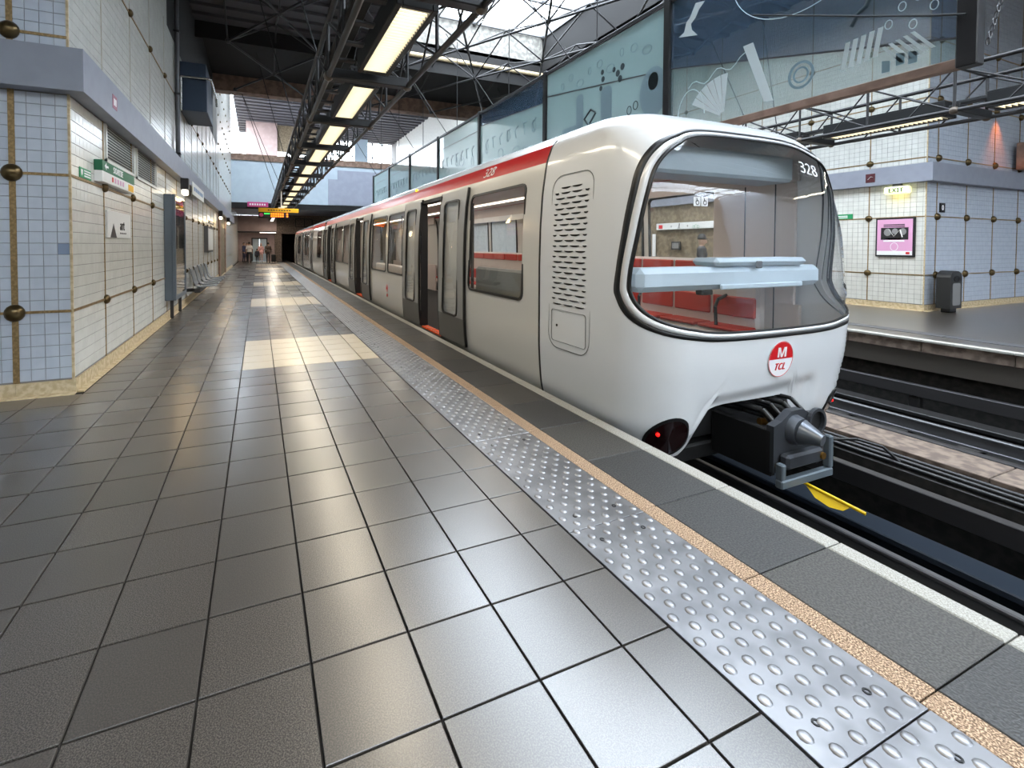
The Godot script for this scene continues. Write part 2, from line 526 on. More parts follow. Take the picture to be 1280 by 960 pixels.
func build_platform() -> void:
	var fl := thing("floor", "", "", Vector3.ZERO, "", "structure")
	fl.set_meta("label", "near platform floor of grey speckled tiles with cream bands")
	var st := S()
	box(st, -6.2, 2.0, -1.3, -0.012, -14.0, 60.0)
	box(st, 2.0, 2.70, -0.5, -0.03, -14.0, 60.0)
	box(st, 2.0, 2.45, -1.3, -0.5, -14.0, 60.0)
	part(st, "screed", M.grout, fl)
	var cells := []
	var k0 := -18
	for c in range(-18, 4):
		for r in range(-7, 122):
			var x0 := 0.163 + TS * c
			var x1 := minf(x0 + TS, 1.487)
			var s0 := 2.0565 + TS * r
			var s1 := s0 + TS
			if x1 <= -1.66 and s1 > 5.76:
				if s0 > 5.55:
					continue
				s1 = 5.70
			if x0 < -1.66 and x1 > -1.66 and s1 > 5.70:
				x0 = -1.66
			if x1 - x0 < 0.03:
				continue
			if x0 < -3.3:
				continue
			var band := posmod(r - 11, 17) < 5 and r >= 11 and c >= -1
			var cx := (x0 + x1) * 0.5
			var cs := (s0 + s1) * 0.5
			var depth := 0.377 * cx + 0.926 * cs
			var u := 560.0 + 580.0 * (0.926 * cx - 0.377 * cs) / maxf(depth, 0.1)
			var seen := depth > 0.9 and u > -90.0 and 310.0 + 580.0 * 1.5 / depth < 1150.0
			cells.append([cx, cs, x1 - x0, s1 - s0, band, (cx * cx + cs * cs) if seen else 1e6 + cs, rng.randi() % 3])
	cells.sort_custom(func(a, b): return a[5] < b[5])
	var meshes := {}
	var rest := [[], [], [], []]
	var mats := [M.floor_a, M.floor_b, M.floor_c, M.floor_cream]
	for i in cells.size():
		var e: Array = cells[i]
		var n: int = 3 if e[4] else e[6]
		if i < 296:
			var key := "%.3f %.3f" % [e[2], e[3]]
			if not meshes.has(key):
				meshes[key] = slab_mesh(e[2] - 0.009, e[3] - 0.009, 0.012, 0.0015)
			mesh_part(meshes[key], P(e[0], 0, e[1]), "tile", mats[n], fl)
		else:
			rest[n].append(Transform3D(Basis.from_scale(Vector3((e[2] - 0.009) / (TS - 0.009), 1, (e[3] - 0.009) / (TS - 0.009))), P(e[0], 0, e[1])))
	var tm := slab_mesh(TS - 0.009, TS - 0.009, 0.012, 0.0015)
	for n in 4:
		many(tm, mats[n], rest[n], "cream_tile_field" if n == 3 else "tile_field", fl)
	# tactile plates
	var tp := thing("tactile_strip", "", "", Vector3.ZERO, "", "structure")
	tp.set_meta("label", "steel tactile warning strip with raised studs along platform edge")
	var pm := slab_mesh(0.508, 1.195, 0.02, 0.002)
	var s := 0.768 - 1.2 * 3
	while s < 42.0:
		mesh_part(pm, P(1.745, 0.003, s + 0.6), "plate", M.steel_plate, tp)
		if s < 8.0 and s > -1.0:
			for q in [[1.61, 0.11], [1.882, 0.11], [1.61, 1.09], [1.882, 1.09]]:
				st = S()
				ring(st, ring_pts(P(q[0], 0.003, s + q[1]), 0.013, 10), ring_pts(P(q[0], 0.003, s + q[1]), 0.007, 10), Vector3(0, 0.003, 0))
				part(st, "screw", M.steel_black, tp)
		s += 1.2
	st = S()
	var dm := dome_mesh(0.023, 0.009)
	var domes := []
	var row := 0
	s = -0.6
	while s < 36.0:
		for i in 5:
			var x := 1.533 + 0.097 * i + (0.0485 if row % 2 else 0.0)
			domes.append(Vector3(x, 0.003, -s))
		row += 1
		s += 0.061
	var left := []
	var made := 0
	for d in domes:
		var near: bool = -d.z > 0.62
		if near and made < 290:
			mesh_part(dm, d, "stud", M.steel_plate, tp)
			made += 1
		else:
			left.append(Transform3D(Basis.IDENTITY, d))
	many(dm, M.steel_plate, left, "stud_field", tp)
	# stone edge: tan strip, dark slabs and white nosing
	var ed := thing("platform_edge", "", "", Vector3.ZERO, "", "structure")
	ed.set_meta("label", "stone platform edge of tan strip, dark slabs and white nosing")
	var m_tan := slab_mesh(0.112, 0.594, 0.03, 0.004)
	var m_dark := slab_mesh(0.492, 0.594, 0.03, 0.003)
	var m_nose := slab_mesh(0.106, 0.594, 0.05, 0.006)
	s = 0.795 - 0.6 * 4
	var n2 := 0
	while s < 42.0:
		mesh_part(m_tan, P(2.058, 0.001, s + 0.3), "tan_block", M.granite_tan, ed)
		mesh_part(m_dark, P(2.364, 0.0, s + 0.3), "dark_slab", M.slab_dark if (n2 * 7) % 5 < 3 else M.slab_dark_b, ed)
		mesh_part(m_nose, P(2.667, 0.001, s + 0.3), "nosing_block", M.nosing, ed)
		s += 0.6
		n2 += 1

func ring_pts(c: Vector3, r: float, n: int) -> Array:
	var a := []
	for i in n:
		a.append(c + Vector3(cos(TAU * i / n) * r, 0, sin(TAU * i / n) * r))
	return a

func dome_mesh(r: float, h: float) -> ArrayMesh:
	var st := S()
	var n := 10
	var prof := [[1.0, 0.0, 0.55], [0.8, 0.55, 0.7], [0.45, 0.9, 0.92], [0.0, 1.0, 1.0]]
	for k in 3:
		for i in n:
			var q := []
			for e in [[i, k], [i + 1, k], [i + 1, k + 1], [i, k + 1]]:
				var a: float = TAU * e[0] / n
				var p: Array = prof[e[1]]
				q.append([Vector3(cos(a) * r * p[0], h * p[1], sin(a) * r * p[0]), Vector3(cos(a) * (1.0 - p[2]) * 1.2, p[2], sin(a) * (1.0 - p[2]) * 1.2).normalized()])
			var nn: Vector3 = (q[2][0] - q[0][0]).cross(q[1][0] - q[0][0])
			for e in ([0, 1, 2, 0, 2, 3] if nn.y > 0 else [0, 2, 1, 0, 3, 2]):
				st.set_normal(q[e][1])
				st.add_vertex(q[e][0])
	return st.commit()

# ---------------------------------------------------------------- tiled walls
const WT := 0.11342
var tile_mesh: ArrayMesh

func wall_tile() -> ArrayMesh:
	if tile_mesh == null:
		var st := S()
		var w := 0.5 * (WT - 0.0045)
		var i := w - 0.002
		var z := 0.006
		var o := Vector3(0, 0, -0.1)
		quad_out(st, Vector3(-i, -i, z), Vector3(i, -i, z), Vector3(i, i, z), Vector3(-i, i, z), o)
		var cs := [[-1, -1], [1, -1], [1, 1], [-1, 1]]
		for k in 4:
			var a: Array = cs[k]
			var b: Array = cs[(k + 1) % 4]
			quad_out(st, Vector3(a[0] * i, a[1] * i, z), Vector3(b[0] * i, b[1] * i, z), Vector3(b[0] * w, b[1] * w, z - 0.002), Vector3(a[0] * w, a[1] * w, z - 0.002), o)
			quad_out(st, Vector3(a[0] * w, a[1] * w, z - 0.002), Vector3(b[0] * w, b[1] * w, z - 0.002), Vector3(b[0] * w, b[1] * w, 0), Vector3(a[0] * w, a[1] * w, 0), o)
		tile_mesh = st.commit()
	return tile_mesh

# tiles on the vertical face through o along the unit vector "along"; a and y ranges; tile edges fall on a_ref and y_ref; the first "single" of them are parts
func tile_face(parent: Node, o: Vector3, along: Vector3, normal: Vector3, a0: float, a1: float, y0: float, y1: float, a_ref: float, m: Material, single := 0, holes := [], odd := -1) -> void:
	var y_ref := 0.834
	var places := []
	var i0 := int(floor((a0 - a_ref) / WT))
	var i1 := int(ceil((a1 - a_ref) / WT))
	var j0 := int(floor((y0 - y_ref) / WT))
	var j1 := int(ceil((y1 - y_ref) / WT))
	var n := 0
	for i in range(i0, i1):
		for j in range(j0, j1):
			var p0 := maxf(a_ref + i * WT, a0)
			var p1 := minf(a_ref + (i + 1) * WT, a1)
			var q0 := maxf(y_ref + j * WT, y0)
			var q1 := minf(y_ref + (j + 1) * WT, y1)
			if p1 - p0 < 0.02 or q1 - q0 < 0.02:
				continue
			var skip := false
			for h in holes:
				if (p0 + p1) * 0.5 > h[0] and (p0 + p1) * 0.5 < h[1] and (q0 + q1) * 0.5 > h[2] and (q0 + q1) * 0.5 < h[3]:
					skip = true
			if skip:
				continue
			var t := Transform3D(Basis(along * ((p1 - p0 - 0.0045) / (WT - 0.0045)), Vector3.UP * ((q1 - q0 - 0.0045) / (WT - 0.0045)), normal), o + along * ((p0 + p1) * 0.5) + Vector3(0, (q0 + q1) * 0.5, 0))
			if n < single:
				mesh_part(wall_tile(), t.origin, "tile", M.tile_blue_dark if n == odd else m, parent, t.basis)
			else:
				places.append(t)
			n += 1
	if places.size():
		many(wall_tile(), m, places, "tile_field", parent)

func gilt_joints(parent: Node, o: Vector3, along: Vector3, normal: Vector3, cols: Array, rows: Array, a0: float, a1: float, y0: float, y1: float, w := 0.016, br := 0.058, post_mat: Material = null) -> void:
	for r in rows:
		var st := S()
		bar(st, o + along * a0 + Vector3(0, r, 0) + normal * 0.008, o + along * a1 + Vector3(0, r, 0) + normal * 0.008, 0.026, 0.018, Vector3.UP)
		part(st, "gilt_rail", M.gilt, parent)
	for c in cols:
		var st := S()
		bar(st, o + along * c + Vector3(0, y0, 0) + normal * 0.007, o + along * c + Vector3(0, y1, 0) + normal * 0.007, w, 0.014, along)
		part(st, "gilt_post", post_mat if post_mat else M.gilt, parent)
		for r in rows:
			if r > y0 and r < y1:
				st = S()
				var f := absf(normal.x)
				ball(st, o + along * c + Vector3(0, r, 0) + normal * 0.02, Vector3(br if f < 0.5 else br * 0.75, br, br if f > 0.5 else br * 0.75), 12, 8)
				part(st, "bronze_boss", M.bronze, parent)

func baseboard(parent: Node, o: Vector3, along: Vector3, normal: Vector3, a0: float, a1: float, piece := 0.454) -> void:
	var a := a0
	while a < a1 - 0.02:
		var b := minf(a + piece, a1)
		var st := S()
		var p := o + along * (a + 0.001)
		var q := o + along * (b - 0.001)
		hexa(st, [p, q, q + normal * 0.028, p + normal * 0.028, p + Vector3(0, 0.14, 0), q + Vector3(0, 0.14, 0), q + normal * 0.02 + Vector3(0, 0.14, 0), p + normal * 0.02 + Vector3(0, 0.14, 0)])
		part(st, "skirting_block", M.sandstone, parent)
		a = b
	var st2 := S()
	var p2 := o + along * a0
	var q2 := o + along * a1
	hexa(st2, [p2 + normal * 0.028, q2 + normal * 0.028, q2 + normal * 0.085, p2 + normal * 0.085, p2 + normal * 0.028 + Vector3(0, 0.018, 0), q2 + normal * 0.028 + Vector3(0, 0.018, 0), q2 + normal * 0.08 + Vector3(0, 0.012, 0), p2 + normal * 0.08 + Vector3(0, 0.012, 0)])
	part(st2, "kerb_strip", M.sandstone, parent)

func build_left_wall() -> void:
	var w := thing("wall_left", "", "", P(-1.744, 0, 5.756), "", "structure")
	w.set_meta("label", "long white tiled platform wall with gilt joints and bronze bosses")
	var st := S()
	box(st, -2.3, -1.75, -0.02, 9.0, 5.762, 11.3)
	box(st, -2.3, -1.75, -0.02, 6.1, 11.3, 22.0)
	box(st, -2.3, -1.75, -0.02, 13.5, 22.0, 36.0)
	box(st, -2.3, -1.75, -0.02, 4.5, 36.0, 52.0)
	part(st, "backing", M.joint, w)
	st = S()
	box(st, -2.3, -1.76, 6.1, 9.0, 11.3, 22.0)
	part(st, "dark_panel", M.deck_dark, w)
	var o := P(-1.75, 0, 0)
	var al := Vector3(0, 0, -1)
	var nn := Vector3(1, 0, 0)
	var cols := []
	for k in range(0, 22):
		cols.append(6.828 + 1.361 * k)
	tile_face(w, o, al, nn, 5.765, 24.0, 0.14, 3.0, 6.828, M.tile_cream, 288, [[6.93, 8.26, 2.55, 2.98], [8.50, 9.92, 2.55, 2.98]])
	tile_face(w, o, al, nn, 5.765, 24.0, 3.40, 6.1, 6.828, M.tile_cream)
	tile_face(w, o, al, nn, 5.765, 11.3, 6.1, 8.4, 6.828, M.tile_cream)
	st = S()
	box(st, -1.76, -1.745, 0.14, 4.5, 24.0, 50.0)
	box(st, -1.76, -1.745, 4.5, 13.0, 24.0, 36.0)
	part(st, "far_facing", M.tile_cream, w)
	gilt_joints(w, o, al, nn, cols.slice(0, 14), [0.834, 2.195], 5.765, 36.0, 0.14, 3.0)
	gilt_joints(w, o, al, nn, cols.slice(0, 14), [4.917], 5.765, 36.0, 3.41, 6.1, 0.010, 0.058, M.pale_joint)
	for c in cols.slice(13, 21):
		for y in [4.917, 6.278, 7.639, 9.0]:
			st = S()
			ball(st, P(-1.73, y, c), Vector3(0.04, 0.055, 0.055), 8, 6)
			part(st, "bronze_boss", M.bronze, w)
	baseboard(w, P(-1.744, 0, 0), al, nn, 5.75, 36.0, 0.605)
	# end face, pale blue
	var e := thing("wall_end_left", "", "", P(-1.744, 0, 5.756), "", "structure")
	e.set_meta("label", "pale blue tiled end face of the left wall with bronze bosses")
	st = S()
	box(st, -6.2, -1.76, -0.02, 9.0, 5.762, 5.9)
	part(st, "backing", M.joint, e)
	var ol := P(0, 0, 5.762)
	var ax := Vector3(1, 0, 0)
	var fz := Vector3(0, 0, 1)
	tile_face(e, ol, ax, fz, -2.53, -1.752, 0.14, 3.0, -2.198, M.tile_blue, 190, [], 161)
	tile_face(e, ol, ax, fz, -2.53, -1.752, 3.40, 5.2, -2.198, M.tile_blue, 100)
	tile_face(e, ol, ax, fz, -5.0, -2.53, 0.14, 3.0, -2.198, M.tile_blue)
	tile_face(e, ol, ax, fz, -5.0, -2.53, 3.40, 8.4, -2.198, M.tile_blue)
	tile_face(e, ol, ax, fz, -2.53, -1.752, 5.2, 8.4, -2.198, M.tile_blue)
	gilt_joints(e, ol, ax, fz, [-2.198, -3.559], [0.834, 2.195], -5.0, -1.75, 0.14, 3.0, 0.05, 0.085)
	gilt_joints(e, ol, ax, fz, [-2.198, -3.559], [3.556, 4.917], -5.0, -1.75, 3.41, 8.4, 0.05, 0.085)
	st = S()
	bar(st, P(-1.747, 0.14, 5.757), P(-1.747, 3.0, 5.757), 0.02, 0.02)
	bar(st, P(-1.747, 3.4, 5.757), P(-1.747, 8.4, 5.757), 0.02, 0.02)
	part(st, "corner_bead", M.sandstone, e)
	baseboard(e, P(0, 0, 5.756), ax, fz, -5.0, -1.72, 0.40)
	# ledge running round the corner
	var l := thing("trim_1", "", "", P(-1.6, 3.0, 5.6), "", "structure")
	l.set_meta("label", "grey painted ledge along the left wall and round its corner")
	st = S()
	prism(st, PackedVector2Array([Vector2(-5.0, 5.586), Vector2(-1.574, 5.586), Vector2(-1.574, 36.0), Vector2(-1.744, 36.0), Vector2(-1.744, 5.756), Vector2(-5.0, 5.756)]), P(0, 2.998, 0), Vector3.RIGHT, Vector3(0, 0, -1), Vector3(0, 0.412, 0))
	part(st, "ledge", M.ledge, l)
	for k in 12:
		st = S()
		bar(st, P(-1.70, 3.416, 6.82 + 1.361 * k), P(-1.66, 3.44, 6.92 + 1.361 * k), 0.03, 0.012)
		part(st, "clip", M.steel_black, l)
	# alcove behind the corner, out of view: wall, ceiling come with the roof
	var a := thing("wall_alcove_left", "", "", P(-6.2, 0, 0), "", "structure")
	a.set_meta("label", "plain wall closing the left side of the station")
	st = S()
	box(st, -6.4, -6.2, -1.3, 9.0, -14.0, 5.9)
	part(st, "panel", M.tile_cream, a)

func build_right_side() -> void:
	# far platform
	var fl := thing("floor_far_platform", "", "", P(12, 0, 6), "", "structure")
	fl.set_meta("label", "opposite platform floor of dull grey tiles beyond the tracks")
	var st := S()
	box(st, 9.90, 22.2, -0.5, 0.0, -14.0, 60.0)
	part(st, "paving", M.floor_b, fl)
	st = S()
	box(st, 10.1, 22.2, -1.3, -0.5, -14.0, 60.0)
	part(st, "footing", M.concrete_dark, fl)
	var s := -2.0
	while s < 30.0:
		st = S()
		cbox(st, 9.80, 9.92, -0.03, 0.012, s, s + 0.995, 0.008)
		part(st, "nosing_block", M.nosing, fl)
		st = S()
		cbox(st, 9.84, 9.92, -0.2, -0.03, s, s + 0.99, 0.006)
		part(st, "edge_block", M.concrete, fl)
		st = S()
		box(st, 10.45, 10.75, 0.0, 0.006, s, s + 0.99)
		part(st, "tactile_plate", M.steel_mid, fl)
		s += 1.0
	var w := thing("wall_right", "", "", P(14.22, 0, 5.756), "", "structure")
	w.set_meta("label", "white tiled wall of the opposite platform with gilt joints")
	st = S()
	box(st, 14.226, 14.8, -0.02, 9.0, 5.762, 15.0)
	box(st, 14.226, 14.8, -0.02, 13.5, 15.0, 52.0)
	part(st, "backing", M.joint, w)
	st = S()
	box(st, 14.21, 14.226, 0.0, 2.99, 10.3, 15.0)
	part(st, "brown_facing", M.brown_wall, w)
	var o := P(14.226, 0, 0)
	var al := Vector3(0, 0, -1)
	var nn := Vector3(-1, 0, 0)
	tile_face(w, o, al, nn, 5.765, 10.3, 0.14, 3.0, 6.828, M.tile_cream)
	tile_face(w, o, al, nn, 15.0, 24.0, 0.14, 3.0, 6.828, M.tile_cream)
	tile_face(w, o, al, nn, 5.765, 24.0, 3.40, 8.4, 6.828, M.tile_cream)
	st = S()
	box(st, 14.22, 14.226, 0.14, 13.0, 24.0, 50.0)
	part(st, "far_facing", M.tile_cream, w)
	var cols := []
	for k in range(0, 3):
		cols.append(6.828 + 1.361 * k)
	gilt_joints(w, o, al, nn, cols, [0.834, 2.195], 5.765, 10.3, 0.14, 3.0, 0.02, 0.075)
	for k in range(3, 13):
		cols.append(6.828 + 1.361 * k)
	gilt_joints(w, o, al, nn, cols, [3.556, 4.917, 6.278], 5.765, 24.0, 3.41, 8.4, 0.02, 0.075)
	baseboard(w, P(14.22, 0, 0), al, nn, 5.75, 10.3, 0.605)
	var e := thing("wall_end_right", "", "", P(14.22, 0, 5.756), "", "structure")
	e.set_meta("label", "pale blue tiled end face of the opposite platform wall")
	st = S()
	box(st, 14.226, 22.0, -0.02, 9.0, 5.762, 5.9)
	part(st, "backing", M.joint, e)
	var ol := P(0, 0, 5.762)
	var ax := Vector3(1, 0, 0)
	var fz := Vector3(0, 0, 1)
	tile_face(e, ol, ax, fz, 14.23, 20.6, 0.14, 3.0, 14.68, M.tile_blue)
	tile_face(e, ol, ax, fz, 14.23, 20.6, 3.40, 8.4, 14.68, M.tile_blue)
	gilt_joints(e, ol, ax, fz, [14.68, 16.041, 17.402, 18.763], [0.834, 2.195], 14.23, 20.6, 0.14, 3.0, 0.026, 0.085)
	gilt_joints(e, ol, ax, fz, [14.68, 16.041, 17.402, 18.763], [3.556, 4.917, 6.278], 14.23, 20.6, 3.41, 8.4, 0.026, 0.085)
	st = S()
	bar(st, P(14.223, 0.14, 5.757), P(14.223, 3.0, 5.757), 0.02, 0.02)
	bar(st, P(14.223, 3.4, 5.757), P(14.223, 8.4, 5.757), 0.02, 0.02)
	part(st, "corner_bead", M.sandstone, e)
	baseboard(e, P(0, 0, 5.756), ax, fz, 14.2, 20.6, 0.605)
	var l := thing("trim_2", "", "", P(14.1, 3.0, 5.6), "", "structure")
	l.set_meta("label", "grey painted ledge along the opposite platform wall")
	st = S()
	prism(st, PackedVector2Array([Vector2(22.0, 5.586), Vector2(14.05, 5.586), Vector2(14.05, 36.0), Vector2(14.22, 36.0), Vector2(14.22, 5.756), Vector2(22.0, 5.756)]), P(0, 2.99, 0), Vector3.RIGHT, Vector3(0, 0, -1), Vector3(0, 0.42, 0))
	part(st, "ledge", M.ledge, l)
	var a := thing("wall_alcove_right", "", "", P(22, 0, 0), "", "structure")
	a.set_meta("label", "plain wall closing the right side of the station")
	st = S()
	box(st, 22.0, 22.2, -1.3, 9.0, -14.0, 5.9)
	part(st, "panel", M.tile_blue, a)

# ---------------------------------------------------------------- roof
func build_roof() -> void:
	var r := thing("ceiling", "", "", P(6, 8.4, 4), "", "structure")
	r.set_meta("label", "dark ribbed metal roof deck with a long skylight")
	var st := S()
	box(st, -6.4, 4.6, 8.4, 8.6, -8.2, 16.3)
	box(st, 10.8, 22.2, 8.4, 8.6, -8.2, 16.3)
	box(st, 4.6, 10.8, 8.4, 8.6, -8.2, -4.0)
	part(st, "deck", M.deck, r)
	for side in [[-6.2, 4.58], [10.82, 22.0]]:
		var s := -3.6
		while s < 16.2:
			st = S()
			box(st, side[0], side[1], 8.31, 8.4, s, s + 0.16)
			part(st, "rib", M.deck, r)
			s += 0.62
	st = S()
	box(st, -2.3, 14.8, 7.9, 8.8, 16.25, 16.3)
	box(st, -2.3, 14.8, 8.75, 8.95, 16.3, 22.6)
	part(st, "shade_painted_recess", M.deck_dark, r)  # recess beyond the deck, its shade painted in as near black
	# skylight well: pale upstand, frame, glazing bars and panes
	var k := thing("window_1", "", "", P(8.4, 10.0, 4), "", "structure")
	k.set_meta("label", "long glazed roof skylight in a pale well")
	st = S()
	box(st, 4.5, 10.9, 8.35, 10.0, 16.3, 16.4)
	part(st, "pale_upstand", M.concrete_pale, k)
	st = S()
	box(st, 4.5, 4.6, 8.35, 10.0, -4.1, 16.3)
	box(st, 10.8, 10.9, 8.35, 10.0, -4.1, 16.3)
	box(st, 4.5, 10.9, 8.35, 10.0, -4.1, -4.0)
	part(st, "dark_upstand", M.deck_dark, k)
	st = S()
	tube(st, P(4.6, 8.42, 16.2), P(10.8, 8.42, 16.2), 0.09)
	part(st, "pipe", M.sandstone, k)
	for x in [4.62, 6.16, 7.70, 9.24, 10.78]:
		st = S()
		bar(st, P(x, 9.95, -4.0), P(x, 9.95, 16.3), 0.09, 0.12, Vector3.RIGHT)
		part(st, "glazing_bar", M.steel_mid, k)
	for i in 9:
		st = S()
		bar(st, P(4.6, 9.97, 16.2 - 2.27 * i), P(10.8, 9.97, 16.2 - 2.27 * i), 0.08, 0.08)
		part(st, "glazing_bar", M.steel_mid, k)
	for i in 8:
		for j in 4:
			st = S()
			box(st, 4.64 + 1.54 * j, 6.12 + 1.54 * j, 10.0, 10.008, 14.0 - 2.27 * i, 16.15 - 2.27 * i)
			part(st, "pane", M.sky_glass, k)
	# main beam across the station
	var b := thing("trim_3", "", "", P(6, 8.1, 22), "", "structure")
	b.set_meta("label", "deep brown boarded beam crossing the station under the roof")
	for i in 2:
		st = S()
		cbox(st, -1.75, 14.22, 8.06 + 0.43 * i, 8.47 + 0.43 * i, 21.95 + 0.06 * i, 22.5, 0.01)
		part(st, "board", M.wood_beam, b)
	# walls that close the shell behind the camera
	var back := thing("wall_back", "", "", P(6, 0, -14), "", "structure")
	back.set_meta("label", "plain wall closing the station behind the viewer")
	st = S()
	box(st, -6.4, 22.2, -1.5, 9.0, -14.2, -14.0)
	part(st, "panel", M.brown_wall, back)
	# glazed hall behind the viewer, like the one at the far end: it lights the nose of the train
	var gh := thing("window_2", "", "", P(6, 8, -9), "", "structure")
	gh.set_meta("label", "glazed hall roof behind the viewer")
	for i in 17:
		var x := -6.3 + 28.4 * i / 16.0
		st = S()
		bar(st, P(x, 8.5, -14.0), P(x, 8.5, -8.2), 0.1, 0.12)
		part(st, "glazing_bar", M.steel_mid, gh)
	for i in 3:
		st = S()
		bar(st, P(-6.3, 8.5, -13.9 + 2.8 * i), P(22.1, 8.5, -13.9 + 2.8 * i), 0.12, 0.14)
		part(st, "glazing_bar", M.steel_mid, gh)
	st = S()
	box(st, -6.3, 22.1, 8.56, 8.57, -14.0, -8.2)
	part(st, "pane", M.sky_glass, gh)
	build_space_frame()

func build_space_frame() -> void:
	var f := thing("space_frame", "dark tubular space frame truss carrying the station roof", "truss", P(6, 7.6, 8))
	var node := func(i: int, j: int) -> Vector3:
		return P(0.55 + 2.72 * i + (1.36 if posmod(j, 2) else 0.0) - 2.72, 7.6, 13.15 + 2.33 * j)
	var top := func(i: int, j: int) -> Vector3:
		return P(0.55 + 2.72 * i + (1.36 if posmod(j, 2) else 0.0) - 2.72, 8.32, 13.15 + 2.33 * (j + 1))
	var inside := func(p: Vector3) -> bool:
		return p.x > -1.7 and p.x < 14.0 and -p.z > 1.5 and -p.z < 20.2
	for j in range(-5, 4):
		for i in range(-1, 8):
			var a: Vector3 = node.call(i, j)
			if not inside.call(a):
				continue
			var st := S()
			ball(st, a, Vector3.ONE * 0.075, 10, 6)
			part(st, "node", M.steel_dark, f)
			for d in [[0, 1], [1, 1]]:
				var ii: int = i + d[0] - (0 if posmod(j, 2) else 1)
				var b: Vector3 = node.call(ii, j + 1)
				if inside.call(b):
					st = S()
					tube(st, a, b, 0.034, 0.034, 6, false)
					part(st, "chord", M.steel_dark, f)
			for e in [[-1.36, 0.0], [1.36, 0.0], [0.0, 2.33], [0.0, -2.33]]:
				var t: Vector3 = Vector3(a.x + e[0], 8.34, a.z + e[1])
				if t.x > -1.7 and t.x < 14.0 and -t.z < 16.2:
					st = S()
					tube(st, a, t, 0.024, 0.024, 6, false)
					part(st, "web_bar", M.steel_dark, f)

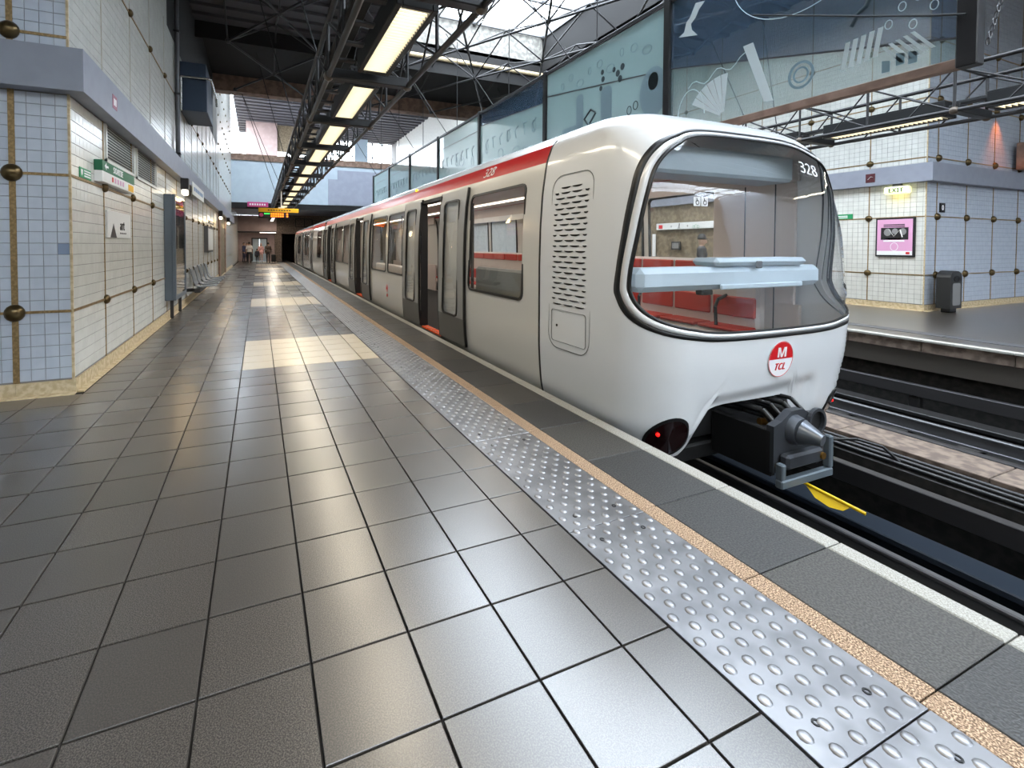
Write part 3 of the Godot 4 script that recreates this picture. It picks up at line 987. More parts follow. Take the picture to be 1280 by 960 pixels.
# ---------------------------------------------------------------- the far end: bridge wall, hall beyond, tunnel mouth
func build_far_end() -> void:
	var st := S()
	var w := thing("wall_bridge", "", "", P(6, 4.5, 36), "", "structure")
	w.set_meta("label", "pale blue footbridge wall spanning the station with a brown coping")
	box(st, -1.75, 14.22, 4.52, 7.5, 36.0, 36.3)
	part(st, "panel", M.pale_blue, w)
	st = S()
	cbox(st, 5.6, 14.2, 4.55, 7.2, 35.96, 36.0, 0.005)
	cbox(st, 4.9, 5.6, 4.55, 6.5, 35.965, 36.0, 0.005)
	part(st, "mauve_panel", M.mauve_wall, w)
	for k in 6:
		st = S()
		cbox(st, -1.75 + 2.662 * k, 0.905 + 2.662 * k, 7.5, 7.96, 35.9, 36.4, 0.01)
		part(st, "coping_board", M.wood_beam, w)
	st = S()
	box(st, -1.75, 14.22, 4.1, 4.52, 35.9, 36.4)
	part(st, "bottom_beam", M.steel_black, w)
	# low ceiling beyond the bridge and the end wall with a door
	var e := thing("wall_far", "", "", P(0, 0, 47), "", "structure")
	e.set_meta("label", "pinkish end wall of the platform under the footbridge")
	st = S()
	box(st, -1.75, 1.9, 2.75, 4.2, 46.0, 46.2)
	box(st, -1.75, -0.6, -0.02, 2.75, 47.0, 47.2)
	box(st, 0.75, 1.55, -0.02, 2.75, 47.0, 47.2)
	box(st, -0.6, 0.75, 2.15, 2.75, 47.0, 47.2)
	part(st, "panel", M.pink_wall, e)
	st = S()
	box(st, -1.75, 1.6, 2.66, 2.76, 45.9, 47.1)
	part(st, "lintel", M.steel_dark, e)
	st = S()
	box(st, 1.55, 14.3, 2.55, 4.3, 45.9, 46.2)
	box(st, 1.55, 2.0, -1.3, 2.6, 45.95, 46.2)
	box(st, 6.0, 6.6, -1.3, 2.6, 45.95, 46.2)
	box(st, 10.2, 14.3, -1.3, 2.6, 45.95, 46.2)
	part(st, "tunnel_mouth", M.concrete, e)
	st = S()
	box(st, 1.6, 14.3, -1.4, 2.9, 59.8, 60.0)
	box(st, 1.4, 1.6, -1.4, 2.9, 46.2, 60.0)
	box(st, 14.2, 14.4, -1.4, 2.9, 46.2, 60.0)
	box(st, 1.4, 14.4, 2.9, 3.0, 46.2, 60.0)
	part(st, "tunnel_lining", M.concrete, e)
	var c := thing("ceiling_underpass", "", "", P(6, 4.3, 41), "", "structure")
	c.set_meta("label", "dark soffit under the footbridge")
	st = S()
	box(st, -1.75, 14.3, 4.3, 4.5, 36.3, 47.2)
	part(st, "soffit", M.mauve_wall, c)
	for x in [3.2, 4.0, 4.7]:
		st = S()
		box(st, x, x + 0.06, 3.2, 4.0, 45.85, 45.9)
		part(st, "vent_frame", M.steel_black, c)
	st = S()
	box(st, 3.2, 4.76, 3.2, 3.26, 45.85, 45.9)
	box(st, 3.2, 4.76, 3.94, 4.0, 45.85, 45.9)
	part(st, "vent_frame", M.steel_black, c)
	var d := thing("door_1", "", "", P(0.08, 0, 47), "", "structure")
	d.set_meta("label", "pale glazed door in a dark frame at the platform end")
	st = S()
	box(st, -0.62, -0.52, 0, 2.17, 46.92, 47.05)
	box(st, 0.67, 0.77, 0, 2.17, 46.92, 47.05)
	box(st, -0.62, 0.77, 2.07, 2.17, 46.92, 47.05)
	part(st, "door_frame", M.steel_dark, d)
	for q in [[-0.52, 0.07], [0.08, 0.67]]:
		st = S()
		cbox(st, q[0], q[1], 0.02, 2.07, 46.98, 47.04, 0.01)
		part(st, "door_leaf", M.console, d)
	st = S()
	tube(st, P(0.02, 0.95, 46.94), P(0.02, 1.25, 46.94), 0.015)
	part(st, "door_handle", M.chrome, d)
	# daylit hall above and behind the bridge
	var h := thing("wall_hall", "", "", P(6, 8, 52), "", "structure")
	h.set_meta("label", "glazed hall behind the footbridge with pinkish wall panels")
	st = S()
	box(st, -1.0, 1.7, 7.5, 13.5, 47.0, 47.3)
	part(st, "pink_panel", M.pink_wall, h)
	st = S()
	box(st, 1.7, 4.2, 7.5, 9.6, 47.2, 47.4)
	box(st, 9.6, 11.0, 7.5, 13.0, 50.0, 50.3)
	part(st, "grey_panel", M.console, h)
	st = S()
	box(st, 1.7, 5.8, 10.4, 13.0, 47.2, 47.4)
	part(st, "brown_panel", M.brown_wall, h)
	for k in 15:
		st = S()
		bar(st, P(-1.7 + 1.14 * k, 4.5, 52.0), P(-1.7 + 1.14 * k, 13.0, 52.0), 0.09, 0.12)
		part(st, "mullion", M.steel_mid, h)
	for y in [6.2, 8.2, 9.8, 11.4, 12.9]:
		st = S()
		bar(st, P(-1.75, y, 52.0), P(14.3, y, 52.0), 0.09, 0.1)
		part(st, "transom", M.white, h)
	st = S()
	box(st, -1.75, 14.3, 4.5, 6.2, 52.0, 52.1)
	part(st, "sill_panel", M.white, h)
	for k in 14:
		for j in 4:
			st = S()
			var y0: float = [6.2, 8.2, 9.8, 11.4][j]
			var y1: float = [8.2, 9.8, 11.4, 12.9][j]
			box(st, -1.62 + 1.14 * k, -0.62 + 1.14 * k, y0 + 0.05, y1 - 0.05, 52.0, 52.012)
			part(st, "pane", M.sky_glass, h)
	# roof of that hall: pale fluted ceiling with open glazing strips
	var hr := thing("ceiling_hall", "", "", P(6, 13, 30), "", "structure")
	hr.set_meta("label", "fluted metal ceiling of the daylit hall beyond the beam")
	st = S()
	for q in [[22.6, 27.0], [31.0, 52.1]]:
		box(st, -1.75, 14.3, 13.0, 13.2, q[0], q[1])
	box(st, -1.75, 14.3, 8.9, 13.2, 22.5, 22.6)
	part(st, "ceiling_panel", M.deck, hr)
	for k in 22:
		st = S()
		box(st, -1.75, 14.3, 12.9, 13.0, 31.4 + 0.92 * k, 31.7 + 0.92 * k)
		part(st, "flute", M.deck, hr)
	for k in 9:
		st = S()
		bar(st, P(-1.0 + 1.8 * k, 13.05, 22.6), P(-1.0 + 1.8 * k, 13.05, 41.2), 0.1, 0.14)
		part(st, "glazing_bar", M.steel_mid, hr)
	for q in [[27.0, 31.0]]:
		st = S()
		box(st, -1.75, 14.3, 13.1, 13.11, q[0], q[1])
		part(st, "pane", M.sky_glass, hr)

# ---------------------------------------------------------------- tracks
func build_tracks() -> void:
	var bed := thing("track_bed", "", "", P(6.2, -1.3, 10), "", "structure")
	bed.set_meta("label", "black dirty track bed between the platforms")
	var st := S()
	box(st, 2.3, 10.2, -1.5, -1.32, -14.0, 60.0)
	part(st, "slab", M.concrete_dark, bed)
	st = S()
	box(st, 5.72, 6.66, -1.32, -0.66, -14.0, 46.0)
	part(st, "centre_wall", M.concrete_dark, bed)
	var s := -4.0
	while s < 30.0:
		st = S()
		cbox(st, 6.12, 6.64, -0.66, -0.60, s, s + 1.19, 0.006)
		part(st, "walkway_slab", M.concrete, bed)
		s += 1.2
	for x in [5.78, 5.9, 6.0]:
		st = S()
		tube(st, P(x, -0.63, -8.0), P(x, -0.63, 40.0), 0.025, 0.025, 6)
		part(st, "cable", M.rubber, bed)
	var names := ["near track beside the train", "far track beside the opposite platform"]
	for t in 2:
		var cx: float = [4.15, 8.30][t]
		var tr := thing("running_track", "rubber tyred " + names[t] + ", beams, rails and guide bars", "track", P(cx, -1.32, 10), "")
		for sd in [-1.0, 1.0]:
			st = S()
			cbox(st, cx + sd * 1.0 - 0.15, cx + sd * 1.0 + 0.15, -1.06, -1.0, -10.0, 46.0, 0.01)
			cbox(st, cx + sd * 1.0 - 0.04, cx + sd * 1.0 + 0.04, -1.28, -1.06, -10.0, 46.0, 0.01)
			cbox(st, cx + sd * 1.0 - 0.14, cx + sd * 1.0 + 0.14, -1.32, -1.28, -10.0, 46.0, 0.01)
			part(st, "running_beam", M.beam_blue if t == 0 and sd > 0 else M.steel_black, tr)
			st = S()
			cbox(st, cx + sd * 0.72 - 0.035, cx + sd * 0.72 + 0.035, -1.10, -1.06, -10.0, 46.0, 0.01)
			cbox(st, cx + sd * 0.72 - 0.012, cx + sd * 0.72 + 0.012, -1.22, -1.10, -10.0, 46.0, 0.004)
			cbox(st, cx + sd * 0.72 - 0.06, cx + sd * 0.72 + 0.06, -1.26, -1.22, -10.0, 46.0, 0.006)
			part(st, "rail", M.steel_mid, tr)
			st = S()
			cbox(st, cx + sd * 1.28 - 0.015, cx + sd * 1.28 + 0.015, -0.86, -0.68, -10.0, 46.0, 0.006)
			cbox(st, cx + sd * 1.32 - 0.05, cx + sd * 1.32 + 0.05, -0.71, -0.68, -10.0, 46.0, 0.006)
			part(st, "guide_bar", M.steel_dark, tr)
			s = -6.5
			while s < 22.0:
				st = S()
				cbox(st, cx + sd * 1.36 - 0.07, cx + sd * 1.36 + 0.07, -1.32, -0.88, s, s + 0.14, 0.02)
				cbox(st, cx + sd * 1.34 - 0.05, cx + sd * 1.34 + 0.05, -0.88, -0.74, s + 0.03, s + 0.11, 0.02)
				part(st, "insulator", M.steel_black, tr)
				s += 2.6
		s = -6.0
		while s < 22.0:
			st = S()
			cbox(st, cx - 1.15, cx + 1.15, -1.32, -1.25, s, s + 0.22, 0.01)
			part(st, "sleeper", M.concrete_dark, tr)
			s += 0.75
	st = S()
	path_tube(st, [P(5.45, -0.595, 3.0), P(5.5, -0.5, 2.9), P(5.62, -0.46, 2.75), P(5.75, -0.5, 2.6), P(5.82, -0.62, 2.5)], 0.014)
	var cb := part(st, "jumper_cable", M.rubber, self)
	tag(cb, "black jumper cable arching from guide bar to the centre wall", "cable")
	st = S()
	cbox(st, 5.36, 5.52, -0.68, -0.6, 2.9, 3.12, 0.01)
	var jb := part(st, "terminal_block", M.steel_dark, self)
	tag(jb, "dark terminal block clamped on the guide bar", "electrical box")

# ---------------------------------------------------------------- lighting gantries over the platforms
func build_gantries() -> void:
	gantry(1.405, -1.0, -2, 13, "over the near platform")
	gantry(11.075, 1.0, -2, 6, "over the opposite platform")

func gantry(cx: float, sd: float, k0: int, k1: int, where: String) -> void:
	var g := thing("lighting_gantry", "black steel truss gantry carrying lamps " + where, "gantry", P(cx, 3.75, 8))
	var hw := 0.54
	var s0 := 3.95 + 2.34 * k0
	var s1 := 3.95 + 2.34 * (k1 + 1)
	for x in [cx - hw, cx + hw]:
		for y in [3.72, 4.42]:
			var st := S()
			tube(st, P(x, y, s0), P(x, y, s1), 0.036, 0.036, 8)
			part(st, "chord", M.steel_dark, g)
		for k in range(k0 * 2, (k1 + 1) * 2):
			var s := 3.95 + 1.17 * k
			var st := S()
			tube(st, P(x, 3.72, s), P(x, 4.42, s), 0.022, 0.022, 6, false)
			part(st, "post", M.steel_dark, g)
			st = S()
			tube(st, P(x, 3.72, s), P(x, 4.42, s + 1.17), 0.018, 0.018, 6, false)
			part(st, "brace", M.steel_dark, g)
			st = S()
			tube(st, P(x, 4.42, s), P(x, 3.72, s + 0.585), 0.014, 0.014, 6, false)
			part(st, "brace", M.steel_dark, g)
	for k in range(k0, k1 + 2):
		var s := 3.95 + 2.34 * k
		var st := S()
		cbox(st, cx - hw, cx + hw, 3.69, 3.82, s - 0.07, s + 0.07, 0.01)
		part(st, "cross_beam", M.steel_black, g)
		for sx in [-1.0, 1.0]:
			st = S()
			ball(st, P(cx + sx * hw, 3.72, s), Vector3.ONE * 0.065, 10, 7)
			part(st, "ball_joint", M.ball_joint, g)
		st = S()
		tube(st, P(cx - hw, 4.42, s), P(cx + hw, 4.42, s), 0.02, 0.02, 6, false)
		part(st, "top_tie", M.steel_dark, g)
	for k in range(k0, k1 + 1):
		for i in 4:
			var st := S()
			var s := 4.32 + 2.34 * k + 0.52 * i
			cbox(st, cx + sd * 0.52, cx + sd * 0.26, 3.80, 3.83, s, s + 0.09, 0.006)
			part(st, "rung", M.steel_dark, g)
	var st2 := S()
	cbox(st2, cx + sd * 0.52, cx + sd * 0.30, 4.0, 4.06, s0, s1, 0.01)
	part(st2, "cable_tray", M.steel_black, g)
	# luminaires
	for k in range(k0, k1 + 1):
		var a := 4.255 + 2.34 * k
		var b := a + 1.725
		var lamp := thing("louvred_luminaire", "long louvred luminaire glowing warm in the black gantry " + where, "ceiling lamp", P(cx, 3.75, (a + b) / 2), "luminaires in the gantry " + where)
		var st := S()
		cbox(st, cx - 0.21, cx - 0.15, 3.73, 3.97, a - 0.06, b + 0.06, 0.008)
		cbox(st, cx + 0.15, cx + 0.21, 3.73, 3.97, a - 0.06, b + 0.06, 0.008)
		cbox(st, cx - 0.15, cx + 0.15, 3.73, 3.97, a - 0.06, a, 0.008)
		cbox(st, cx - 0.15, cx + 0.15, 3.73, 3.97, b, b + 0.06, 0.008)
		cbox(st, cx - 0.21, cx + 0.21, 3.96, 4.0, a - 0.06, b + 0.06, 0.008)
		part(st, "housing", M.steel_black, lamp)
		st = S()
		box(st, cx - 0.147, cx + 0.147, 3.78, 3.80, a + 0.003, b - 0.003)
		part(st, "diffuser", M.lamp, lamp)
		st = S()
		var n := 26
		for i in n:
			var s := a + (b - a) * (i + 0.5) / n
			bar(st, P(cx - 0.147, 3.755, s), P(cx + 0.147, 3.755, s), 0.003, 0.03, Vector3(0, 0, 1))
		part(st, "louvre", M.lamp_slat, lamp, "", "stuff")
		if k <= 9:
			var l := AreaLight3D.new()
			l.name = "area_light"
			l.area_size = Vector2(0.28, 1.70)
			l.light_color = Color(1.0, 0.95, 0.86)
			l.light_energy = 1.3
			l.shadow_enabled = true
			lamp.add_child(l)
			l.position = Vector3(0, -0.022, 0)
			l.rotation = Vector3(-PI / 2, 0, 0)
	# hangers from the roof
	for k in range(maxi(k0, -1), mini(k1, 6), 2):
		for sx in [-1.0, 1.0]:
			var st := S()
			var s := 3.95 + 2.34 * k + 1.17
			tube(st, P(cx + sx * hw, 4.42, s), P(cx + sx * (hw + 0.9), 8.3, s + 1.1), 0.012, 0.012, 6, false)
			part(st, "hanger_cable", M.steel_black, g)
	for sx in [-1.0, 1.0]:
		for k in [8, 10]:
			var st := S()
			var s: float = 3.95 + 2.34 * k
			tube(st, P(cx + sx * hw, 4.42, s), P(cx + sx * (hw + 1.5), 8.1, 22.2), 0.014, 0.014, 6, false)
			if k <= k1:
				part(st, "hanger_cable", M.steel_black, g)

# ---------------------------------------------------------------- suspended glass screens between the tracks
func build_glass_screens() -> void:
	var X := 6.24
	var labels := ["large dark blue etched glass screen with a fan motif above train cab", "pale teal etched glass screen behind the dark one", "third glass screen along the row, half dark half pale", "fourth glass screen along the row above the train", "fifth glass screen along the row over the train", "sixth glass screen along the row over the train", "seventh glass screen, farthest along the row over the train"]
	for k in 7:
		var a := 2.25 + 3.5 * k
		var b := a + 3.5
		var g := thing("glass_screen", labels[k], "glass panel", P(X, 3.3, a), "suspended glass screens between the tracks")
		var st := S()
		cbox(st, X - 0.06, X + 0.06, 3.2, 5.55, b - 0.06, b + 0.06, 0.01)
		part(st, "post", M.steel_black, g)
		if k == 0:
			st = S()
			cbox(st, X - 0.07, X + 0.07, 3.2, 5.6, a - 0.08, a + 0.07, 0.01)
			part(st, "post", M.steel_dark, g)
			st = S()
			path_tube(st, [P(X - 0.08, 3.68, 2.25), P(X - 0.07, 3.78, 2.5), P(X - 0.07, 4.0, 3.0), P(X - 0.07, 4.6, 4.3)], 0.012, 6)
			part(st, "stay_cable", M.steel_black, g)
			for i in 9:
				st = S()
				var c := P(X + 0.09, 3.42 + 0.055 * i, 2.16 - 0.012 * i)
				var side := Vector3(1, 0, 0.4).normalized() if i % 2 else Vector3(0.4, 0, -1).normalized()
				var oo := []
				var ii := []
				for e in 12:
					var q := TAU * e / 12
					oo.append(c + side * cos(q) * 0.018 + Vector3.UP * sin(q) * 0.036)
					ii.append(c + side * cos(q) * 0.010 + Vector3.UP * sin(q) * 0.028)
				ring(st, oo, ii, side.cross(Vector3.UP) * 0.008)
				part(st, "chain_link", M.steel_mid, g)
		st = S()
		cbox(st, X - 0.05, X + 0.05, 3.2, 3.3, a + 0.06, b - 0.06, 0.008)
		part(st, "bottom_rail", M.wood_beam if k == 0 else M.steel_dark, g)
		st = S()
		cbox(st, X - 0.04, X + 0.04, 5.44, 5.52, a + 0.06, b - 0.06, 0.008)
		part(st, "top_rail", M.steel_dark, g)
		var ya: float = [3.5, 4.40, 4.85, 5.0, 5.0, 5.0, 5.0][k]
		var yb: float = [4.38, 4.95, 5.1, 5.0, 5.0, 5.0, 5.0][k]
		var ax := Vector3(0, 0, -1)
		st = S()
		prism(st, PackedVector2Array([Vector2(0.06, 3.3), Vector2(3.44, 3.3), Vector2(3.44, yb - 0.006), Vector2(0.06, ya - 0.006)]), P(X - 0.006, 0, a), ax, Vector3.UP, Vector3(0.012, 0, 0))
		part(st, "lower_pane", M.screen_glass_clear if k == 0 else M.screen_glass, g)
		st = S()
		prism(st, PackedVector2Array([Vector2(0.06, ya + 0.006), Vector2(3.44, yb + 0.006), Vector2(3.44, 5.44), Vector2(0.06, 5.44)]), P(X - 0.006, 0, a), ax, Vector3.UP, Vector3(0.012, 0, 0))
		part(st, "upper_pane", M.screen_glass_dark if k in [0, 2] else M.screen_glass, g)
		st = S()
		bar(st, P(X, ya, a + 0.06), P(X, yb, b - 0.06), 0.02, 0.02)
		part(st, "pane_joint", M.steel_mid, g)
		st = S()
		tube(st, P(X, 5.5, a + 1.75), P(X, 8.35, a + 1.75), 0.012, 0.012, 6, false)
		part(st, "hanger_cable", M.steel_black, g)
		st = S()
		tube(st, P(X - 0.07, 5.45, b - 1.0), P(X - 1.2, 7.6, b - 0.2), 0.014, 0.014, 6, false)
		part(st, "stay_cable", M.steel_black, g)
		etch_motifs(g, X - 0.009, a, k)

# raised etched motifs on a pane: flat glass relief with thickness
func etch_motifs(g: Node3D, x: float, a: float, k: int) -> void:
	var d := Vector3(-0.004, 0, 0)
	var ax := Vector3(0, 0, -1)
	var put := func(poly: PackedVector2Array, s: float, y: float, m: Material) -> void:
		var st := S()
		prism(st, poly, P(x, y, s), ax, Vector3.UP, d)
		part(st, "etched_motif", m, g)
	var hoop := func(s: float, y: float, rx: float, ry: float, w: float, m: Material) -> void:
		var st := S()
		var o := []
		var i := []
		for q in 28:
			var t := TAU * q / 28
			o.append(P(x, y + sin(t) * ry, s + cos(t) * rx))
			i.append(P(x, y + sin(t) * (ry - w), s + cos(t) * (rx - w)))
		ring(st, o, i, d)
		part(st, "etched_motif", m, g)
	var line := func(pts: Array, r: float, m: Material) -> void:
		var st := S()
		var v := pts.map(func(p): return P(x - 0.003, p.y, p.x))
		path_tube(st, v, r, 5)
		part(st, "etched_motif", m, g)
	if k == 0:
		# fan
		for i in 6:
			var t0 := 0.55 + i * 0.19
			var t1 := t0 + 0.165
			put.call(PackedVector2Array([Vector2(cos(t0) * 0.08, sin(t0) * 0.08), Vector2(cos(t0) * 0.62, sin(t0) * 0.62), Vector2(cos(t1) * 0.62, sin(t1) * 0.62), Vector2(cos(t1) * 0.08, sin(t1) * 0.08)]).duplicate(), 4.75, 3.36, M.etch)
		# leaning strip
		put.call(PackedVector2Array([Vector2(0, 0), Vector2(0.12, 0.02), Vector2(0.42, 0.86), Vector2(0.28, 0.86)]), 4.05, 3.4, M.etch)
		# bars
		for i in 5:
			put.call(PackedVector2Array([Vector2(0, 0), Vector2(0.045, 0), Vector2(0.0, 0.30), Vector2(-0.045, 0.30)]), 3.25 - i * 0.075, 3.52 + i * 0.01, M.etch)
		for i in 5:
			put.call(PackedVector2Array([Vector2(0, 0), Vector2(0.035, 0), Vector2(0.2, 0.22), Vector2(0.165, 0.22)]), 2.72 - i * 0.06, 3.42 + i * 0.015, M.etch)
		# toothed double wedge
		var teeth := PackedVector2Array()
		for q in [[0, 0], [0.34, 0.10], [0.24, 0.14], [0.20, 0.28], [0.14, 0.32], [0.04, 0.5], [-0.12, 0.46], [-0.02, 0.38], [0.04, 0.28], [0.12, 0.22], [0.1, 0.12]]:
			teeth.append(Vector2(q[0], q[1]))
		put.call(teeth, 5.2, 4.72, M.etch)
		# dumb-bell
		put.call(disc_poly(0.075, 0.085), 4.45, 5.02, M.etch)
		put.call(disc_poly(0.085, 0.10), 4.22, 5.08, M.etch)
		line.call([Vector2(4.45, 5.03), Vector2(4.22, 5.07)], 0.02, M.etch)
		line.call([Vector2(4.38, 5.1), Vector2(4.38, 5.4)], 0.006, M.etch)
		# planet
		put.call(disc_poly(0.16, 0.20), 3.42, 5.0, M.etch_mid)
		hoop.call(3.42, 4.98, 0.30, 0.36, 0.012, M.etch)
		# arcs and squiggles
		var arc := []
		for q in 20:
			var t := PI * (0.95 + 0.75 * q / 19.0)
			arc.append(Vector2(3.75 + cos(t) * -0.9, 5.25 + sin(t) * 0.85))
		line.call(arc, 0.005, M.etch)
		var sq := []
		for q in 14:
			sq.append(Vector2(5.35 - q * 0.07, 3.95 + 0.06 * sin(q * 1.1) + q * 0.012))
		line.call(sq, 0.006, M.etch)
		var lp := []
		for q in 16:
			var t := PI * q / 15.0
			lp.append(Vector2(5.3 + cos(t) * 0.24, 3.5 + sin(t) * 0.42))
		line.call(lp, 0.006, M.etch)
		line.call([Vector2(3.0, 4.3), Vector2(3.06, 4.15), Vector2(3.14, 4.1), Vector2(3.2, 3.98)], 0.02, M.etch_dark)
		for q in [[2.62, 4.05], [2.75, 4.0], [2.5, 3.9], [2.86, 3.86], [2.45, 4.12], [2.66, 3.78]]:
			hoop.call(q[0], q[1], 0.035, 0.05, 0.008, M.etch)
		hoop.call(3.72, 3.62, 0.15, 0.17, 0.03, M.etch_mid)
		hoop.call(3.72, 3.62, 0.09, 0.10, 0.02, M.etch_mid)
		for q in [[2.62, 3.44], [2.72, 3.46], [2.84, 3.42]]:
			put.call(PackedVector2Array([Vector2(0, 0), Vector2(0.07, 0), Vector2(0.07, 0.13), Vector2(0, 0.11)]), q[0], q[1] - 0.06, M.etch_mid)
	elif k == 1:
		for q in [[6.9, 4.72, 0.05], [7.0, 4.82, 0.04], [6.78, 4.8, 0.05], [6.84, 4.6, 0.05], [7.3, 4.74, 0.045], [7.36, 4.58, 0.04], [7.32, 4.88, 0.04]]:
			put.call(disc_poly(q[2], q[2] * 1.25), q[0], q[1], M.etch_dark)
		put.call(disc_poly(0.30, 0.42), 6.05, 4.12, M.etch_mid)
		put.call(disc_poly(0.11, 0.15), 6.05, 4.3, M.etch)
		put.call(rrect(0.30, 0.95, 0.12), 7.2, 4.1, M.etch_mid)
		put.call(rrect(0.22, 0.9, 0.08), 8.0, 4.2, M.etch_mid)
		put.call(rrect(0.5, 0.5, 0.05), 8.35, 3.8, M.etch_mid)
		line.call([Vector2(7.75, 3.5), Vector2(7.72, 3.95), Vector2(7.85, 4.1), Vector2(7.65, 4.25), Vector2(7.5, 4.15), Vector2(7.68, 3.98)], 0.018, M.etch_dark)
		for q in [[6.6, 3.95], [6.45, 4.0]]:
			hoop.call(q[0], q[1], 0.06, 0.08, 0.014, M.etch_dark)
		for q in 9:
			hoop.call(8.6 - q * 0.3, 5.0 + 0.12 * sin(q * 2.2), 0.05 + 0.03 * (q % 3), 0.08, 0.01, M.etch_mid)
	else:
		for q in 7:
			hoop.call(a + 0.5 + q * 0.42, 4.1 + 0.35 * sin(q * 1.9 + k), 0.10 + 0.05 * (q % 3), 0.16, 0.014, M.etch_mid)
			line.call([Vector2(a + 0.4 + q * 0.42, 4.6), Vector2(a + 0.55 + q * 0.42, 4.5 + 0.1 * (q % 2)), Vector2(a + 0.5 + q * 0.42, 4.3)], 0.008, M.etch_mid)

# ---------------------------------------------------------------- the train
const TC := 4.15
const TYS := [-0.42, -0.2, 0.0, 0.2, 0.45, 1.0, 1.3, 1.7, 2.06, 2.39, 2.585, 2.70, 2.79, 2.86, 2.9]
const THW := [1.18, 1.27, 1.335, 1.355, 1.37, 1.37, 1.37, 1.36, 1.335, 1.285, 1.21, 1.09, 0.9, 0.58, 0.02]
const TFY := [-0.42, -0.15, 0.0, 0.5, 0.8, 1.2, 1.6, 2.0, 2.3, 2.5, 2.62, 2.72, 2.8, 2.86, 2.9]
const TFZ := [2.86, 2.74, 2.68, 2.60, 2.58, 2.60, 2.64, 2.70, 2.79, 2.92, 3.06, 3.25, 3.46, 3.72, 3.95]
const SEAM := 4.22

func table(x: float, xs: Array, ys: Array) -> float:
	if x <= xs[0]:
		return ys[0]
	for i in xs.size() - 1:
		if x <= xs[i + 1]:
			var t: float = (x - xs[i]) / (xs[i + 1] - xs[i])
			return lerpf(ys[i], ys[i + 1], t)
	return ys[-1]

func hw(y: float) -> float:   # smoothed half width of the body at a height
	return (table(y - 0.05, TYS, THW) + 2.0 * table(y, TYS, THW) + table(minf(y + 0.05, 2.9), TYS, THW)) * 0.25

func nose(y: float) -> float:
	return (table(y - 0.06, TFY, TFZ) + 2.0 * table(y, TFY, TFZ) + table(minf(y + 0.06, 2.9), TFY, TFZ)) * 0.25

# cab surface: |s| < .55 front, .55 to .75 corner, .75 to 1 side; s > 0 is the side away from the platform
func cab(s: float, y: float, off := 0.0) -> Vector3:
	var w := hw(y)
	if s > 0.0:
		w *= 0.965
	var f := nose(y)
	var a := absf(s)
	var rx := minf(0.40, 0.9 * w)
	var xc := w - rx
	var zc := f + 0.10 * pow(xc / 1.45, 2)
	var rz := minf(0.42, SEAM - zc - 0.01)
	var x: float
	var z: float
	var nx := 0.0
	var nz := -1.0
	if a < 0.55:
		x = xc * a / 0.55
		z = f + 0.10 * pow(x / 1.45, 2)
	elif a < 0.75:
		var t := (a - 0.55) / 0.2 * PI / 2
		x = xc + rx * sin(t)
		z = zc + rz * (1.0 - cos(t))
		nx = sin(t)
		nz = -cos(t)
	else:
		x = w
		z = zc + rz + (SEAM - zc - rz) * (a - 0.75) / 0.25
		nx = 1.0
		nz = 0.0
	var sg := -1.0 if s < 0.0 else 1.0
	return P(TC + sg * (x + nx * off), y, z + nz * off)

func sill(s: float) -> float:   # lower edge of the cab shell, with the arch over the coupler
	var pts := [[-1.0, -0.42], [-0.64, -0.42], [-0.585, -0.28], [-0.55, -0.18], [-0.50, -0.02], [-0.455, 0.09], [-0.40, 0.155], [-0.30, 0.175], [0.12, 0.175], [0.165, 0.155], [0.19, 0.11], [0.20, 0.02], [0.23, -0.12], [0.32, -0.22], [0.55, -0.30], [0.64, -0.42], [1.0, -0.42]]
	var xs := pts.map(func(q): return q[0])
	var ys := pts.map(func(q): return q[1])
	return (table(s - 0.025, xs, ys) + table(s - 0.01, xs, ys) + table(s + 0.01, xs, ys) + table(s + 0.025, xs, ys)) * 0.25

func screen_edge(i: int, n: int, k: float) -> Vector2:   # outline of the windscreen in (s, y), scaled by k about its middle
	var t := TAU * i / n
	var c := cos(t)
	var d := sin(t)
	var r := pow(pow(absf(c) / 0.745, 5.4) + pow(absf(d) / 0.875, 5.4), -1.0 / 5.4)
	var s := r * c
	var y := r * d
	s *= 1.0 - 0.15 * clampf((y + 0.5) / 1.4, 0.0, 1.0)
	return Vector2(s * (1.0 + (k - 1.0) * 0.75), 1.63 + y * k)

func sheet(st: SurfaceTool, a: Vector3, b: Vector3, c: Vector3, d: Vector3) -> void:
	for v in [a, b, c, a, c, d]:
		st.add_vertex(v)

func cab_band(k0: float, k1: float, off: float) -> SurfaceTool:
	var st := S()
	var n := 240
	for i in n:
		var a := screen_edge(i, n, k0)
		var b := screen_edge(i + 1, n, k0)
		var c := screen_edge(i + 1, n, k1)
		var d := screen_edge(i, n, k1)
		sheet(st, cab(a.x, a.y, off), cab(b.x, b.y, off), cab(c.x, c.y, off), cab(d.x, d.y, off))
		sheet(st, cab(d.x, d.y, off), cab(c.x, c.y, off), cab(c.x, c.y, -0.02), cab(d.x, d.y, -0.02))
		sheet(st, cab(b.x, b.y, off), cab(a.x, a.y, off), cab(a.x, a.y, -0.005), cab(b.x, b.y, -0.005))
	st.generate_normals()
	return st

